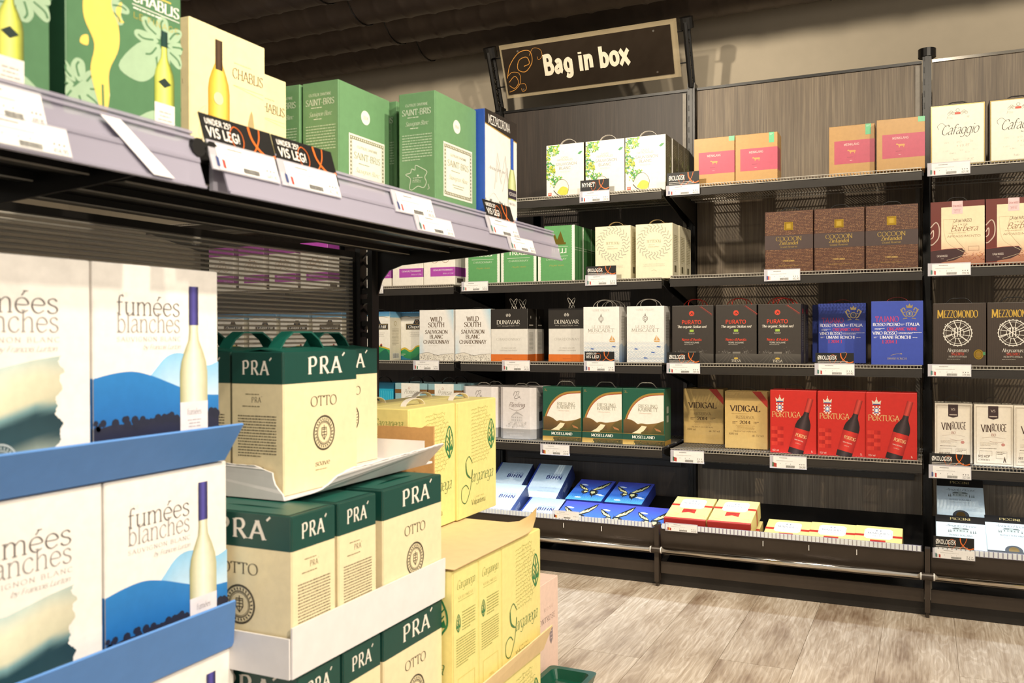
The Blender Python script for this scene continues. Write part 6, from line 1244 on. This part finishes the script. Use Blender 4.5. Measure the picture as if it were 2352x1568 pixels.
FL = {'it': ('4a7a72', 'dcd8d6', 'b5453e'), 'fr': ('44507e', 'e4e0e4', 'b5453e'), 'us': ('4a558c', 'c46058', 'e0c8c4'), 'pt': ('3f6a4a', 'b0403a', 'b0403a'), 'de': ('3a3634', 'b0403a', 'd0a848'), 'hu': ('b0403a', 'e0dcd8', '4a7a5a'), 'es': ('b0403a', 'd8a848', 'b0403a'), 'cl': ('44507e', 'e0dcd8', 'b0403a')}
def make_tag(w, h, loc, flag, price, label, rz=0, tilt=0, group='price tags'):
    o = MB().box(-w/2, 0, 0, w/2, .0022, h).obj('price_tag', 'tag_plastic', None); o.location = loc; o.rotation_euler = (-R(tilt), 0, R(rz)); tag(o, label, 'price tag', group)
    A = Art(100*w/h); tag_art(A, FL.get(flag), price); link('tag_print', A.mesh('tag_print', h, 'front', w, .002, .00012), o); return o
def card_art(A, kind):
    W = A.W
    if kind == 'vis': A.text('UNDER 25?', W*.05, 76, 13, 'f2eee8', 'heavy', 'l', fit=W*.36); A.text('VIS LEG!', W*.05, 45, 22, 'f2eee8', 'heavy', 'l', fit=W*.45)
    else:
        t = {'oko': 'ØKOLOGISK', 'ny': 'NYHET'}[kind]; A.text(t, W*.06, 52, 27, 'f2eee8', 'heavy', 'l', fit=W*(.5 if kind == 'oko' else .46))
        if kind == 'oko': A.greek(W*.06, 12, W*.84, 42, 3, 'cfcac4', 2, .45)
    card_swirl(A, W*.78, 42, 33 if kind != 'oko' else 30)
    A.v = [(min(W, max(0, u)), min(100, max(0, v)), L) for u, v, L in A.v]
def make_card(w, h, loc, kind, label, rz=0, tilt=0):
    o = MB().box(-w/2, 0, 0, w/2, .0016, h).obj('shelf_card', 'black_plastic'); o.location = loc; o.rotation_euler = (-R(tilt), 0, R(rz)); tag(o, label, 'sign', 'black shelf cards')
    A = Art(100*w/h); card_art(A, kind); link('card_print', A.mesh('card_print', h, 'front', w, .0016, .00012), o); return o
YT = 3.6905
def wtag(x0, x1, y0, y1, flag, price, where, card=None, cy=None, Y=YT):
    a, b2 = onY(x0, (y0+y1)/2, Y), onY(x1, (y0+y1)/2, Y); zt, zb = onY(x0, y0, Y).z, onY(x0, y1, Y).z
    make_tag(b2.x-a.x, zt-zb, ((a.x+b2.x)/2, Y, zb), flag, price, 'white price tag '+where)
    if card:
        zc = onY(x0, cy, Y).z; z0 = zt-.012
        make_card(b2.x-a.x-.006, zc-z0, ((a.x+b2.x)/2, Y+.0028, z0), card, 'black card with orange loops '+where)
wtag(1331, 1400, 440, 466, 'cl', '399,90', 'under the leaf-print cartons', 'ny', 415); wtag(1530, 1607, 427, 450, 'cl', '449,90', 'under the first kraft carton', 'oko', 398); wtag(2130, 2229, 375, 405, 'it', '429,90', 'under the cream script cartons')
wtag(1755, 1838, 619, 646, 'us', '415,90', 'under the reptile-skin cartons'); wtag(2131, 2230, 605, 634, 'it', '399,90', 'under the carafe cartons'); wtag(1060, 1121, 647, 669, 'it', '399,90', 'under the scalloped green cartons'); wtag(1344, 1416, 632, 656, 'it', '389,90', 'under the sunburst cartons', 'oko', 612); wtag(838, 880, 655, 675, 'cl', '399,90', 'under the bicycle cartons')
wtag(949, 1008, 827, 849, 'hu', '349,90', 'under the hill-print and dotted cartons'); wtag(1153, 1217, 827, 851, 'hu', '349,90', 'under the black-topped cartons'); wtag(1341, 1412, 828, 852, 'fr', '367,90', 'under the wave-print cartons', 'vis', 807); wtag(1531, 1608, 833, 857, 'it', '399,90', 'under the first charcoal carton', 'oko', 809); wtag(1871, 1963, 834, 861, 'it', '389,90', 'under the shaded blue carton', 'oko', 810); wtag(2131, 2231, 836, 864, 'it', '379,90', 'under the wheel-print cartons')
wtag(1241, 1308, 1018, 1043, 'de', '372,90', 'under the river valley cartons'); wtag(1540, 1617, 1032, 1061, 'pt', '369,90', 'under the golden cartons'); wtag(1768, 1853, 1044, 1074, 'pt', '364,90', 'under the red cartons'); wtag(2133, 2231, 1066, 1097, 'fr', '327,00', 'under the slim cream cartons', 'oko', 1040)
wtag(1268, 1330, 1170, 1189, 'de', '', 'on the clear strip of the butterfly tray', Y=3.5465); wtag(1528, 1602, 1199, 1218, 'es', '378,90', 'on the clear strip under the yellow-red cartons', Y=3.5465); wtag(2142, 2240, 1257, 1280, 'it', '378,90', 'on the clear strip under the pale villa cartons', 'oko', 1230, Y=3.5465)
# gondola rail
def rx(z): return XR+.0035+(1.2445-z)*.329
def gtag(x0, x1, ch, flag, price, where, card=None):
    zb, h = ((RT-.044, .041) if ch == 'U' else (RB+.002, .034)); X = rx(zb)+.003
    ya, yb = onX(x0, 380, X).y, onX(x1, 400, X).y
    make_tag(yb-ya, h, (X, (ya+yb)/2, zb), flag, price, 'paper price tag '+where, 90, 17, 'price tags on the gondola rail')
    if card: make_card(onX(card[1], 400, X).y-onX(card[0], 380, X).y, .058, (rx(RT-.024)+.0015, (onX(card[0], 380, X).y+onX(card[1], 400, X).y)/2, RT-.024), 'vis', 'black age-check card with orange loops '+where, 90, 17)
gtag(-70, 112, 'U', None, '499,90', 'in the upper rail channel under the green flower cartons'); gtag(-60, 168, 'L', None, '414,90', 'in the lower rail channel under the green flower cartons')
gtag(490, 645, 'U', 'fr', '449,90', 'under the brightly lit cream carton', (490, 652)); gtag(650, 785, 'U', 'fr', '422,90', 'under the first green framed-label carton', (655, 790)); gtag(910, 1002, 'U', 'fr', '399,90', 'in the upper rail channel between the green cartons'); gtag(960, 1045, 'L', 'it', '389,90', 'in the lower rail channel between the green cartons')
gtag(1126, 1195, 'U', 'it', '369,90', 'under the blue-edged carton', (1132, 1194)); gtag(1173, 1231, 'L', 'it', '389,90', 'near the end of the rail, low channel')
a, b2 = onX(250, 305, XR+.012), onX(385, 440, XR+.02)
o = MB().sheet([(rx(RT-.01)+.004, a.y, RT-.01), (rx(RB+.003)+.005, b2.y-.02, RB+.003), (rx(RB+.003)+.005, b2.y+.012, RB+.003), (rx(RT-.01)+.004, a.y+.028, RT-.01)], .0006).obj('tape_strip', 'tape'); tag(o, 'strip of pale tape stuck diagonally across the clear rail', 'tape')
